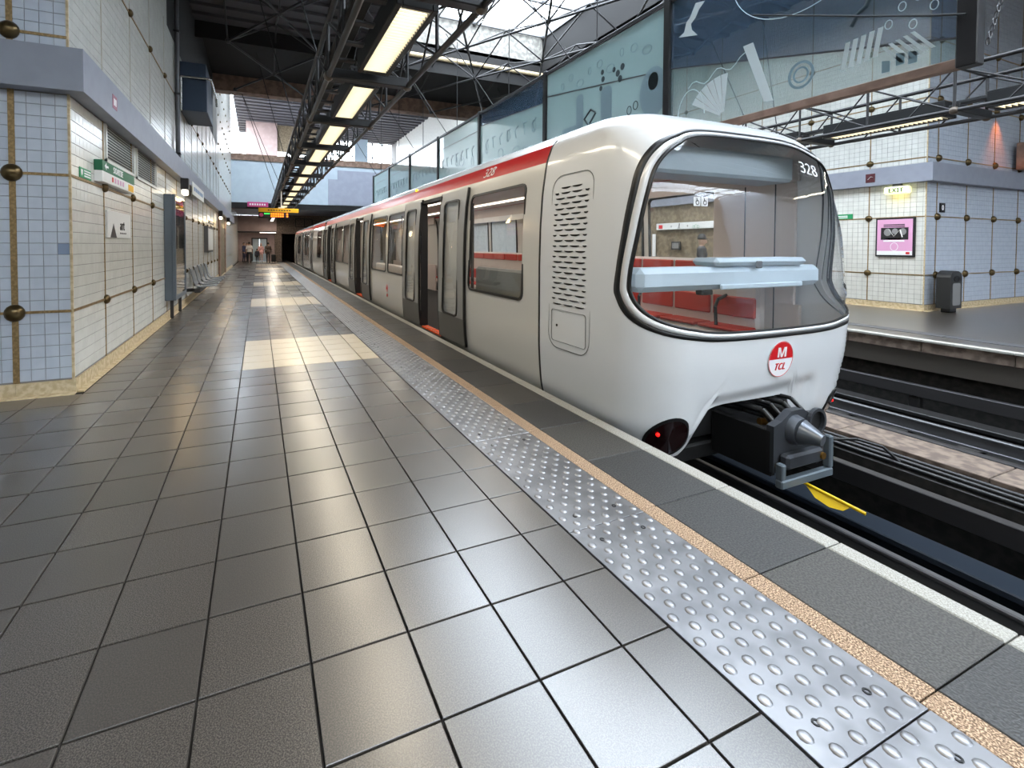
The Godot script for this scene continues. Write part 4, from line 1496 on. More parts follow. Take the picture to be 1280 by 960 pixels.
func build_train() -> void:
	var t := thing("metro_car", "pale leading metro car with rounded glazed cab painted lighter as if lit", "metro car", P(TC, 0, 12))
	build_cab(t)
	car_body(t, SEAM, 21.85, [7.65, 13.85, 20.05], [[4.58, 6.02], [9.30, 10.52], [10.72, 12.18], [15.52, 16.72], [16.92, 18.38]], true, [[4.26, 5.36], [5.52, 6.62], [9.30, 10.52], [10.72, 12.18], [15.52, 16.72], [16.92, 18.38]])
	car_inside(t)
	coupler(t)
	var u := thing("metro_car", "second metro car coupled behind the leading one", "metro car", P(TC, 0, 32))
	car_body(u, 22.35, 41.0, [27.4, 33.2, 39.0], [[22.9, 24.6], [29.0, 30.2], [30.4, 31.6], [34.8, 36.0], [36.2, 37.4]], false, [[29.0, 30.2], [30.4, 31.6], [34.8, 36.0], [36.2, 37.4]])
	var st := S()
	box(st, TC - 1.1, TC + 1.1, 0.0, 2.4, 21.85, 22.35)
	part(st, "gangway_bellows", M.rubber, u)
	st = S()
	box(st, TC - 1.25, TC + 1.25, -0.05, 0.0, 22.4, 40.9)
	box(st, TC - 1.2, TC + 1.2, 2.4, 2.5, 22.4, 40.9)
	part(st, "lining", M.lining, u)

func build_cab(t: Node3D) -> void:
	# shell between the windscreen outline and the edges of the cab
	var st := S()
	var n := 360
	var kk := 34
	var rows := []
	for i in n + 1:
		var a := screen_edge(i, n, 1.0)
		var c := Vector2(0, 1.63)
		var lo := 1.0
		var hi := 12.0
		for it in 26:
			var mid := (lo + hi) * 0.5
			var p := c + (a - c) * mid
			if absf(p.x) <= 1.0 and p.y <= 2.895 and p.y >= sill(p.x):
				lo = mid
			else:
				hi = mid
		var r := []
		for k in kk + 1:
			var p := c + (a - c) * lerpf(1.0, lo, float(k) / kk)
			var v := cab(p.x, p.y)
			# the shelf pressed into the nose above the coupler arch
			if absf(p.x) < 0.5 and p.y < 0.4:
				var e := smoothstep(0.33, 0.20, p.y - 0.10 * p.x) * smoothstep(0.46, 0.36, absf(p.x + 0.06))
				v.z -= 0.04 * e
			r.append(v)
		rows.append(r)
	for i in n:
		for k in kk:
			sheet(st, rows[i][k], rows[i + 1][k], rows[i + 1][k + 1], rows[i][k + 1])
	st.generate_normals()
	part(st, "cab_shell", M.body_lit, t)
	# lip round the lower edge
	st = S()
	for i in n:
		var a: Vector3 = rows[i][kk]
		var b: Vector3 = rows[i + 1][kk]
		if a.y < 0.3 and b.y < 0.3 and -a.z < 3.1:
			sheet(st, a, b, b + Vector3(0, 0.0, -0.12), a + Vector3(0, 0.0, -0.12))
	st.generate_normals()
	part(st, "sill_return", M.body_lit, t)
	var g := part(cab_band(1.0, 1.035, 0.006), "windscreen_seal", M.rubber, t)
	g.name = "windscreen_seal"
	part(cab_band(0.965, 1.0, 0.008), "windscreen_trim", M.body_lit, t)
	part(cab_band(0.945, 0.965, 0.006), "windscreen_seal", M.rubber, t)
	st = S()
	var kr := 10
	for i in 120:
		for k in kr:
			var q := []
			for e in [[i, k], [i + 1, k], [i + 1, k + 1], [i, k + 1]]:
				var p := screen_edge(e[0], 120, 1.0)
				var c := Vector2(0, 1.63)
				var f: Vector2 = c + (p - c) * (0.955 * e[1] / kr)
				q.append(cab(f.x, f.y, -0.004))
			if k == 0:
				for v in [q[0], q[2], q[3]]:
					st.add_vertex(v)
			else:
				sheet(st, q[0], q[1], q[2], q[3])
	st.generate_normals()
	part(st, "windscreen", M.glass, t)
	# body seam
	for sg in [-1.0, 1.0]:
		st = S()
		for i in 40:
			var y0 := -0.42 + 3.3 * i / 40
			var y1 := -0.42 + 3.3 * (i + 1) / 40
			if y1 > 2.86:
				continue
			hexa(st, [P(TC + sg * (hw(y0) - 0.02), y0, SEAM - 0.012), P(TC + sg * (hw(y0) + 0.006), y0, SEAM - 0.012), P(TC + sg * (hw(y0) + 0.006), y0, SEAM + 0.012), P(TC + sg * (hw(y0) - 0.02), y0, SEAM + 0.012), P(TC + sg * (hw(y1) - 0.02), y1, SEAM - 0.012), P(TC + sg * (hw(y1) + 0.006), y1, SEAM - 0.012), P(TC + sg * (hw(y1) + 0.006), y1, SEAM + 0.012), P(TC + sg * (hw(y1) - 0.02), y1, SEAM + 0.012)])
		part(st, "body_seam", M.rubber, t)
	# ventilation panel on the platform side
	var vp := vent_panel(t)
	# tail lamp behind an oval lens at the near corner
	for sg in [-1.0, 1.0]:
		var oval := func(k: float, off: float) -> Array:
			var a := []
			for i in 32:
				var q := TAU * i / 32
				var yy := -0.07 + sin(q) * 0.19 * k
				var ss := 0.605 + cos(q) * 0.058 * k - (yy + 0.07) * 0.10
				a.append(cab(sg * ss, yy, off))
			return a
		st = S()
		var o: Array = oval.call(1.0, 0.006)
		var i1: Array = oval.call(0.86, 0.010)
		var o2: Array = oval.call(1.0, -0.01)
		for i in 32:
			var j := (i + 1) % 32
			quad_out(st, o[i], o[j], i1[j], i1[i], P(TC, 0, 4))
			quad_out(st, o[i], o[j], o2[j], o2[i], P(TC + sg * 1.2, -0.07, 2.9))
		var hl := part(st, "lamp_bezel", M.rubber, t)
		st = S()
		var c := cab(sg * 0.605, -0.07, 0.012)
		for i in 32:
			var j := (i + 1) % 32
			if (i1[j] - c as Vector3).cross(i1[i] - c).dot(c - P(TC, 0, 4)) > 0.0:
				tri(st, c, i1[i], i1[j])
			else:
				tri(st, c, i1[j], i1[i])
		part(st, "lamp_lens", M.lens_dark, hl)
		st = S()
		ball(st, cab(sg * 0.63, -0.03, 0.012), Vector3(0.016, 0.016, 0.016), 10, 6)
		part(st, "tail_light", M.tail_glow, hl)
	# number on the windscreen
	var p0 := cab(0.40, 2.22, 0.012)
	var rt := (cab(0.5, 2.20, 0.012) - cab(0.30, 2.24, 0.012)).normalized()
	var up := (cab(0.40, 2.3, 0.012) - cab(0.40, 2.12, 0.012)).normalized()
	up = (up - rt * up.dot(rt)).normalized()
	words("328", p0, rt, up, 0.115, M.print_white, t, "fleet_number", false, 1.05)
	# round emblem
	var e0 := cab(0.0, 0.53, 0.004)
	var er := Vector3(1, 0, 0)
	var eu := (cab(0.0, 0.62, 0.0) - cab(0.0, 0.44, 0.0)).normalized()
	var en := er.cross(eu).normalized()
	st = S()
	prism(st, disc_poly(0.158, 0.158, 36), e0, er, eu, en * 0.004)
	var em := part(st, "emblem", M.print_white, t, "round white and red emblem")
	st = S()
	var half := PackedVector2Array()
	for i in 19:
		half.append(Vector2(cos(PI * i / 18.0), sin(PI * i / 18.0)) * 0.148 + Vector2(0, 0.003))
	prism(st, half, e0 + en * 0.004, er, eu, en * 0.002)
	part(st, "red_half", M.red_print, em)
	st = S()
	var oo := []
	var ii := []
	for i in 36:
		var a := TAU * i / 36
		oo.append(e0 + en * 0.004 + (er * cos(a) + eu * sin(a)) * 0.158)
		ii.append(e0 + en * 0.004 + (er * cos(a) + eu * sin(a)) * 0.153)
	ring(st, oo, ii, en * 0.001)
	part(st, "red_rim", M.red_print, em)
	words("M", e0 + en * 0.007 + eu * 0.06, er, eu, 0.085, M.print_white, em, "lettering", true, 1.25)
	words("TCL", e0 + en * 0.006 - eu * 0.065, er, eu, 0.06, M.red_print, em, "lettering", true, 1.0, 0.3)
	# two stickers on the glass
	for q in [-0.50, -0.455]:
		st = S()
		var c0 := cab(q, 1.86, -0.012)
		prism(st, rrect(0.075, 0.075, 0.006, 2), c0, Vector3(1, 0, 0), Vector3.UP, Vector3(0, 0, 0.002))
		var sk := part(st, "sticker", M.print_white, t)
		st = S()
		ring(st, ring_xy(c0 + Vector3(0.004, -0.008, 0.002), 0.02), ring_xy(c0 + Vector3(0.004, -0.008, 0.002), 0.014), Vector3(0, 0, 0.001))
		bar(st, c0 + Vector3(-0.006, 0.028, 0.003), c0 + Vector3(-0.002, 0.0, 0.003), 0.008, 0.002)
		part(st, "wheelchair_symbol", M.ink, sk)
	# emergency driving desk across the cab
	st = S()
	cbox(st, TC - 1.20, TC + 1.24, 1.10, 1.31, 2.98, 3.22, 0.05)
	var dk := part(st, "driving_desk", M.console, t, "pale blue grey desk beam across the cab")
	st = S()
	cbox(st, TC - 0.32, TC + 0.98, 1.315, 1.39, 2.96, 3.24, 0.05)
	part(st, "desk_lid", M.console, dk)
	st = S()
	cbox(st, TC - 0.26, TC + 0.90, 1.10, 1.15, 2.955, 2.98, 0.01)
	part(st, "desk_flap", M.console, dk)
	st = S()
	cbox(st, TC + 0.2, TC + 0.28, 1.29, 1.36, 2.945, 2.965, 0.008)
	part(st, "latch", M.steel_mid, dk)
	st = S()
	cbox(st, TC - 0.42, TC - 0.28, 1.05, 1.10, 3.02, 3.1, 0.01)
	part(st, "desk_switch", M.steel_black, dk)

func vent_panel(t: Node3D) -> Node3D:
	var zc := 3.72
	var at := func(z: float, y: float, off: float) -> Vector3:
		var x := hw(y)
		return P(TC - x - off - 0.002, y, z)
	var st := S()
	var o := []
	var i2 := []
	for p in rrect(0.64, 1.74, 0.15, 6):
		o.append(at.call(zc + p.x, 1.34 + p.y, 0.002))
		var f: Vector2 = p - p.normalized() * 0.008
		i2.append(at.call(zc + f.x, 1.34 + f.y, 0.002))
	ring(st, o, i2, Vector3(-0.003, 0, 0))
	var vp := part(st, "vent_panel_joint", M.lining_grey, t)
	# access hatch
	st = S()
	o = []
	i2 = []
	for p in rrect(0.54, 0.32, 0.03, 3):
		o.append(at.call(zc + p.x, 0.70 + p.y, 0.002))
		var f: Vector2 = p - p.normalized() * 0.007
		i2.append(at.call(zc + f.x, 0.70 + f.y, 0.002))
	ring(st, o, i2, Vector3(-0.003, 0, 0))
	part(st, "hatch_joint", M.lining_grey, vp)
	st = S()
	ball(st, at.call(zc + 0.18, 0.70, 0.002), Vector3(0.006, 0.014, 0.014), 8, 5)
	part(st, "hatch_lock", M.steel_black, vp)
	# louvre slots: flat black prisms paint the shade under each small hood
	for r in 23:
		var y := 2.08 - 0.0525 * r
		var odd := r % 2
		var cols := [-0.175, 0.0, 0.175] if odd == 0 else [-0.235, -0.0875, 0.0875, 0.235]
		if r == 0:
			cols = [-0.08, 0.095]
		for c in cols:
			var edge: bool = absf(c) > 0.2
			var hwid := 0.03 if edge else 0.072
			st = S()
			var poly := PackedVector2Array()
			for i in 9:
				var q := PI * i / 8.0
				poly.append(Vector2(cos(q) * hwid, -sin(q) * 0.017))
			var pts := []
			prism(st, poly, at.call(zc + c, y, 0.0012), Vector3(0, 0, -1), Vector3.UP, Vector3(-0.002, 0, 0))
			part(st, "painted_slot_shade", M.black, vp)
			st = S()
			var hood := PackedVector2Array()
			for i in 9:
				var q := PI * i / 8.0
				hood.append(Vector2(cos(q) * hwid * 1.05, sin(q) * 0.008))
			prism(st, hood, at.call(zc + c, y, 0.0), Vector3(0, 0, -1), Vector3.UP, Vector3(-0.009, 0, 0))
			part(st, "louvre_hood", M.body_lit, vp)
	return vp

# ---- bodies
func on_side(sg: float, z: float, y: float, off := 0.0) -> Vector3:
	return P(TC + sg * (hw(y) + off), y, z)

func side_sheet(st: SurfaceTool, sg: float, zs: Array, ys: Array, holes: Array, off := 0.0) -> void:
	for i in zs.size() - 1:
		for j in ys.size() - 1:
			var zc: float = (zs[i] + zs[i + 1]) * 0.5
			var yc: float = (ys[j] + ys[j + 1]) * 0.5
			var skip := false
			for h in holes:
				if zc > h[0] and zc < h[1] and yc > h[2] and yc < h[3]:
					skip = true
			if not skip:
				if sg < 0:
					sheet(st, on_side(sg, zs[i], ys[j], off), on_side(sg, zs[i], ys[j + 1], off), on_side(sg, zs[i + 1], ys[j + 1], off), on_side(sg, zs[i + 1], ys[j], off))
				else:
					sheet(st, on_side(sg, zs[i + 1], ys[j], off), on_side(sg, zs[i + 1], ys[j + 1], off), on_side(sg, zs[i], ys[j + 1], off), on_side(sg, zs[i], ys[j], off))

func side_window(t: Node3D, sg: float, z0: float, z1: float, y0: float, y1: float, off: float, glass: Material, called := "window", edge := 0.032) -> void:
	var zc := (z0 + z1) * 0.5
	var yc := (y0 + y1) * 0.5
	var st := S()
	var o := []
	var n := []
	var pin := rrect(z1 - z0, y1 - y0, 0.07, 4)
	for p in rrect(z1 - z0 + edge * 2, y1 - y0 + edge * 2, 0.07 + edge, 4):
		o.append(on_side(sg, zc + p.x, yc + p.y, off - 0.01))
	for p in pin:
		n.append(on_side(sg, zc + p.x, yc + p.y, off - 0.01))
	ring(st, o, n, Vector3(sg * 0.022, 0, 0))
	var w := part(st, called, M.rubber, t)
	st = S()
	var c := on_side(sg, zc, yc, off - 0.004)
	for i in pin.size():
		var a: Vector3 = n[i]
		var b: Vector3 = n[(i + 1) % n.size()]
		a.x += sg * 0.006
		b.x += sg * 0.006
		if (b - c).cross(a - c).x * sg > 0.0:
			tri(st, c, a, b)
		else:
			tri(st, c, b, a)
	part(st, "pane", glass, w)

func merged_sorted(v: Array) -> Array:
	v.sort()
	var r := []
	for x in v:
		if r.is_empty() or x - r[-1] > 0.004:
			r.append(x)
	return r

func door_leaf(t: Node3D, sg: float, z0: float, z1: float, off: float) -> void:
	var wz0 := z0 + 0.24
	var wz1 := z1 - 0.20
	var ys := merged_sorted([0.02, 0.2, 0.42, 0.44, 1.0, 1.3, 1.7, 2.06, 2.18, 2.34])
	var zs := [z0, wz0, wz1, z1]
	var hole := [[wz0, wz1, 0.44, 2.18]]
	var st := S()
	side_sheet(st, sg, zs, ys.slice(2), hole, off + 0.034)
	st.generate_normals()
	var leaf := part(st, "door_leaf", M.leaf, t)
	st = S()
	side_sheet(st, sg, zs, ys.slice(0, 3), [], off + 0.034)
	st.generate_normals()
	part(st, "kick_panel", M.leaf_low, leaf)
	for z in [z0, z1]:
		st = S()
		for j in ys.size() - 1:
			hexa(st, [on_side(sg, z - 0.012, ys[j], off), on_side(sg, z + 0.012, ys[j], off), on_side(sg, z + 0.012, ys[j], off + 0.036), on_side(sg, z - 0.012, ys[j], off + 0.036), on_side(sg, z - 0.012, ys[j + 1], off), on_side(sg, z + 0.012, ys[j + 1], off), on_side(sg, z + 0.012, ys[j + 1], off + 0.036), on_side(sg, z - 0.012, ys[j + 1], off + 0.036)])
		part(st, "edge_rubber", M.rubber, leaf)
	var sw := Node3D.new()
	side_window(leaf, sg, wz0 + 0.01, wz1 - 0.01, 0.45, 2.17, off + 0.034, M.glass_dark, "leaf_window", 0.03)
	sw.free()

func car_body(t: Node3D, z0: float, z1: float, doors: Array, near_wins: Array, open: bool, far_wins: Array) -> void:
	for sg in [-1.0, 1.0]:
		var wins := near_wins if sg < 0 else far_wins
		var holes := []
		var zs := [z0, z1]
		var z := z0
		while z < z1:
			zs.append(z)
			z += 1.0
		for w in wins:
			holes.append([w[0], w[1], 0.89, 2.19])
			zs.append_array(w)
		for d in doors:
			holes.append([d - 0.52, d + 0.52, 0.02, 2.30])
			zs.append_array([d - 0.52, d + 0.52])
		zs = merged_sorted(zs)
		var st := S()
		side_sheet(st, sg, zs, [-0.42, -0.2, 0.02, 0.2, 0.45, 0.89, 1.0, 1.3, 1.7, 2.06, 2.19, 2.30, 2.39], holes)
		st.generate_normals()
		part(st, "side_panel", M.body, t)
		st = S()
		side_sheet(st, sg, [z0, (z0 + z1) / 2, z1], [2.39, 2.45, 2.52, 2.585], [])
		st.generate_normals()
		part(st, "red_band", M.red, t)
		st = S()
		side_sheet(st, sg, [z0, (z0 + z1) / 2, z1], [2.585, 2.64, 2.70, 2.75, 2.79, 2.825, 2.86, 2.885, 2.9], [])
		st.generate_normals()
		part(st, "roof_panel", M.body_lit, t)
		for w in wins:
			side_window(t, sg, w[0] + 0.005, w[1] - 0.005, 0.895, 2.185, 0.0, M.glass)
		for d in doors:
			if open and sg < 0:
				door_leaf(t, sg, d - 1.53, d - 0.51, 0.012)
				door_leaf(t, sg, d + 0.51, d + 1.53, 0.012)
				st = S()
				for e in [d - 0.52, d + 0.52]:
					box(st, TC - hw(0.5) + 0.01, TC - hw(0.5) + 0.14, 0.0, 2.3, e - 0.02, e + 0.02)
				box(st, TC - hw(2.2) - 0.01, TC - hw(2.2) + 0.14, 2.26, 2.32, d - 0.52, d + 0.52)
				part(st, "door_frame", M.steel_black, t)
				st = S()
				for i in 9:
					box(st, TC - hw(0.0) - 0.03, TC - hw(0.0) + 0.10, -0.012, 0.014, d - 0.5 + i * 0.112, d - 0.5 + i * 0.112 + 0.07)
				part(st, "threshold", M.orange, t)
			else:
				door_leaf(t, sg, d - 0.53, d + 0.0, -0.02)
				door_leaf(t, sg, d + 0.0, d + 0.53, -0.02)
	# underframe
	var us := S()
	box(us, TC - 1.1, TC + 1.1, -0.9, -0.36, z0 + 0.2, z1 - 0.1)
	part(us, "underframe", M.steel_black, t)
	us = S()
	for q in [z0 + 2.6, z1 - 3.0]:
		for sx in [-1.0, 1.0]:
			for dz in [-0.9, 0.9]:
				tube(us, P(TC + sx * 0.86, -0.56, q + dz), P(TC + sx * 1.12, -0.56, q + dz), 0.43, 0.43, 20)
	part(us, "tyre_set", M.rubber, t)
	if open:
		var side_em := on_side(-1.0, 10.58, 0.43, 0.006)
		us = S()
		ring(us, circle_yz(on_side(-1.0, 10.58, 0.50, 0.004), 0.085), circle_yz(on_side(-1.0, 10.58, 0.50, 0.004), 0.07), Vector3(-0.003, 0, 0))
		var em := part(us, "side_emblem", M.red_print, t)
		words("M", on_side(-1.0, 10.58, 0.50, 0.006), Vector3(0, 0, 1), Vector3.UP, 0.07, M.red_print, em, "lettering", true)
		words("TCL", on_side(-1.0, 10.58, 0.33, 0.006), Vector3(0, 0, 1), Vector3.UP, 0.06, M.red_print, em, "lettering", true, 0.9, 0.3)
		var b := on_side(-1.0, 5.6, 2.485, 0.008)
		var up := (on_side(-1.0, 5.6, 2.56) - on_side(-1.0, 5.6, 2.42)).normalized()
		words("328", b, Vector3(0, 0, 1), up, 0.125, M.print_white, t, "fleet_number", false, 1.1, 0.15)
		us = S()
		ball(us, on_side(-1.0, 8.9, 2.60, 0.01), Vector3(0.03, 0.03, 0.05), 10, 6)
		part(us, "door_lamp", M.amber, t)

func circle_yz(c: Vector3, r: float) -> Array:
	var a := []
	for i in 24:
		a.append(c + Vector3(0, sin(TAU * i / 24), cos(TAU * i / 24)) * r)
	return a

func car_inside(t: Node3D) -> void:
	var st := S()
	box(st, TC - 1.3, TC + 1.3, -0.06, 0.0, 3.05, 21.7)
	part(st, "cabin_floor", M.deck_dark, t)
	st = S()
	box(st, TC - 1.15, TC + 1.15, 2.42, 2.46, 3.5, 21.7)
	box(st, TC - 1.2, TC + 1.2, 0.0, 2.45, 21.6, 21.7)
	part(st, "cabin_ceiling", M.lining, t)
	# lining of the far side: below and above the windows
	st = S()
	for q in [[3.2, 7.13], [8.17, 13.33], [14.37, 19.53]]:
		box(st, TC + 1.26, TC + 1.30, 0.0, 0.86, q[0], q[1])
		box(st, TC + 1.20, TC + 1.24, 2.2, 2.42, q[0], q[1])
	box(st, TC + 1.24, TC + 1.28, 0.86, 2.4, 3.25, 4.22)
	part(st, "side_lining", M.lining, t)
	st = S()
	for z in [3.45, 3.8]:
		box(st, TC + 1.235, TC + 1.242, 0.0, 2.35, z, z + 0.012)
	part(st, "lining_joint", M.steel_dark, t)
	st = S()
	cbox(st, TC - 0.95, TC + 1.0, 2.16, 2.42, 3.12, 3.5, 0.03)
	part(st, "cab_header", M.console, t)
	# light strips
	for x in [-0.55, 0.55]:
		st = S()
		box(st, TC + x - 0.05, TC + x + 0.05, 2.395, 2.415, 4.5, 21.0)
		part(st, "light_strip", M.cabin_glow, t)
		for z in [6.5, 11.5, 17.0]:
			var al := AreaLight3D.new()
			al.name = "strip_light"
			al.area_size = Vector2(0.1, 4.0)
			al.light_color = Color(1.0, 0.96, 0.9)
			al.light_energy = 0.9
			al.shadow_enabled = true
			t.add_child(al, true)
			al.position = P(TC + x, 2.385, z) - t.position
			al.rotation = Vector3(-PI / 2, 0, 0)
	# bench along the far side, cushions one by one
	for q in [[3.55, 7.0], [8.3, 13.2]]:
		st = S()
		cbox(st, TC + 0.82, TC + 1.26, 0.36, 0.52, q[0], q[1], 0.05)
		cbox(st, TC + 1.12, TC + 1.26, 0.52, 1.34, q[0], q[1], 0.03)
		var b := part(st, "bench_shell", M.seat_shell, t)
		var n := int((q[1] - q[0]) / 0.5)
		for i in n:
			var a: float = q[0] + (q[1] - q[0]) * i / n
			var e: float = a + (q[1] - q[0]) / n
			st = S()
			cbox(st, TC + 0.83, TC + 1.13, 0.52, 0.56, a + 0.02, e - 0.02, 0.012)
			part(st, "seat_cushion", M.seat_red, b)
			st = S()
			cbox(st, TC + 1.09, TC + 1.13, 0.66, 0.90, a + 0.02, e - 0.02, 0.014)
			part(st, "back_cushion", M.seat_red, b)
			st = S()
			cbox(st, TC + 1.09, TC + 1.13, 1.17, 1.31, a + 0.02, e - 0.02, 0.014)
			part(st, "back_cushion", M.seat_red, b)
		for z in [q[0] + 0.35, q[0] + 1.55]:
			st = S()
			path_tube(st, [P(TC + 0.9, 0.55, z), P(TC + 0.88, 0.78, z), P(TC + 0.95, 0.86, z + 0.02), P(TC + 1.2, 0.92, z + 0.05)], 0.02)
			part(st, "arm_rest", M.steel_dark, b)
	# near side: grey bench back under the window
	st = S()
	cbox(st, TC - 1.28, TC - 1.18, 0.45, 1.20, 4.5, 6.0, 0.03)
	cbox(st, TC - 1.28, TC - 0.85, 0.36, 0.52, 4.5, 6.0, 0.03)
	part(st, "bench_back", M.lining_grey, t)
	st = S()
	cbox(st, TC - 1.28, TC - 1.18, 0.2, 1.05, 9.3, 12.1, 0.03)
	cbox(st, TC - 1.28, TC - 0.85, 0.36, 0.52, 9.3, 12.1, 0.03)
	part(st, "bench_back", M.seat_shell, t)
	# grab poles
	for q in [[-0.35, 4.3], [-0.30, 4.42], [-0.6, 5.5], [0.3, 6.1], [-0.4, 8.0], [0.2, 9.2], [-0.3, 11.0], [0.0, 14.0]]:
		st = S()
		tube(st, P(TC + q[0], 0.0, q[1]), P(TC + q[0], 2.42, q[1]), 0.02)
		part(st, "grab_pole", M.steel_dark, t)
	# loops beside the screen
	st = S()
	path_tube(st, [P(TC - 0.9, 2.2, 3.7), P(TC - 0.98, 1.9, 3.68), P(TC - 0.98, 1.4, 3.68), P(TC - 0.93, 1.0, 3.7), P(TC - 0.92, 0.0, 3.7)], 0.022)
	part(st, "grab_pole", M.steel_black, t)
	st = S()
	path_tube(st, [P(TC - 0.78, 2.3, 3.8), P(TC - 0.72, 1.9, 3.8), P(TC - 0.70, 1.3, 3.8), P(TC - 0.70, 0.0, 3.8)], 0.022)
	part(st, "grab_pole", M.steel_black, t)
	# notices on the far lining
	st = S()
	cbox(st, TC + 1.17, TC + 1.2, 2.08, 2.2, 8.2, 12.0, 0.004)
	part(st, "route_panel", M.sign_white, t)
	st = S()
	cbox(st, TC + 1.22, TC + 1.235, 1.5, 1.72, 6.72, 6.86, 0.004)
	part(st, "alarm_plate", M.orange, t)

func coupler(t: Node3D) -> void:
	var st := S()
	cbox(st, 3.84, 3.90, -0.44, -0.06, 2.46, 3.0, 0.01)
	cbox(st, 4.42, 4.48, -0.44, -0.06, 2.46, 3.0, 0.01)
	cbox(st, 3.90, 4.42, -0.42, -0.14, 2.52, 3.3, 0.02)
	var c := part(st, "coupler", M.steel_black, t, "black automatic coupler with cone and funnel")
	st = S()
	prism(st, PackedVector2Array([Vector2(-0.32, -0.22), Vector2(0.32, -0.22), Vector2(0.32, 0.20), Vector2(0.14, 0.21), Vector2(0.04, 0.26), Vector2(-0.10, 0.26), Vector2(-0.22, 0.19), Vector2(-0.32, 0.16)]), P(4.16, -0.18, 2.44), Vector3.RIGHT, Vector3.UP, Vector3(0, 0, -0.06))
	part(st, "face_plate", M.coupler_grey, c)
	st = S()
	tube(st, P(4.10, -0.08, 2.44), P(4.10, -0.08, 2.38), 0.125, 0.11, 20)
	tube(st, P(4.10, -0.08, 2.38), P(4.12, -0.10, 2.24), 0.105, 0.045, 20)
	part(st, "cone", M.coupler_cone, c)
	st = S()
	ring(st, ring_xy(P(4.35, -0.04, 2.435), 0.115), ring_xy(P(4.35, -0.04, 2.435), 0.09), Vector3(0, 0, 0.03))
	part(st, "funnel_rim", M.coupler_grey, c)
	st = S()
	prism(st, disc_poly(0.09, 0.09), P(4.35, -0.04, 2.436), Vector3.RIGHT, Vector3.UP, Vector3(0, 0, 0.002))
	part(st, "funnel_mouth", M.black, c)
	st = S()
	cbox(st, 3.90, 4.36, -0.36, -0.24, 2.36, 2.44, 0.02)
	part(st, "contact_box", M.coupler_grey, c)
	st = S()
	tube(st, P(4.33, -0.30, 2.36), P(4.33, -0.30, 2.345), 0.03)
	part(st, "brass_nut", M.brass, c)
	st = S()
	cbox(st, 3.83, 4.49, -0.50, -0.43, 2.36, 2.42, 0.01)
	cbox(st, 3.83, 3.88, -0.43, -0.30, 2.36, 2.42, 0.01)
	cbox(st, 4.44, 4.49, -0.43, -0.16, 2.36, 2.42, 0.01)
	part(st, "steel_bracket", M.coupler_steel, c)
	for q in [[3.95, 0.02, 0.03], [4.05, 0.06, 0.02], [4.22, 0.05, 0.025], [4.32, 0.08, 0.018], [4.0, -0.04, 0.02]]:
		st = S()
		path_tube(st, [P(q[0], q[1] - 0.06, 2.5), P(q[0] + 0.02, q[1] + 0.02, 2.62), P(q[0] - 0.03, q[1] + 0.03, 2.8), P(q[0] - 0.05, q[1], 3.2)], q[2])
		part(st, "air_hose", M.rubber, c)
	st = S()
	tube(st, P(3.93, -0.05, 2.62), P(4.05, -0.06, 2.58), 0.03)
	part(st, "brass_valve", M.brass, c)
	st = S()
	cbox(st, 3.0, 5.2, -0.5, -0.35, 3.0, 3.9, 0.02)
	cbox(st, 3.1, 5.0, -0.3, 0.3, 3.0, 3.1, 0.02)
	part(st, "buffer_beam", M.black, c)
	c.position.y += 0.06
	# yellow release handle
	st = S()
	var a := P(4.20, -0.47, 2.44)
	var b := P(4.28, -0.545, 2.03)
	tube(st, a, b, 0.014, 0.014, 8)
	var h := part(st, "release_handle", M.yellow, t, "yellow paddle shaped release handle")
	st = S()
	var ax := (b - a).normalized()
	var dn := Vector3(-0.55, -0.75, 0.0).normalized()
	prism(st, PackedVector2Array([Vector2(0.02, 0.0), Vector2(0.12, 0.07), Vector2(0.22, 0.085), Vector2(0.30, 0.06), Vector2(0.34, 0.0)]), a, ax, dn, ax.cross(dn) * 0.012)
	part(st, "paddle", M.yellow, h)

func ring_xy(c: Vector3, r: float) -> Array:
	var a := []
	for i in 24:
		a.append(c + Vector3(cos(TAU * i / 24), sin(TAU * i / 24), 0) * r)
	return a

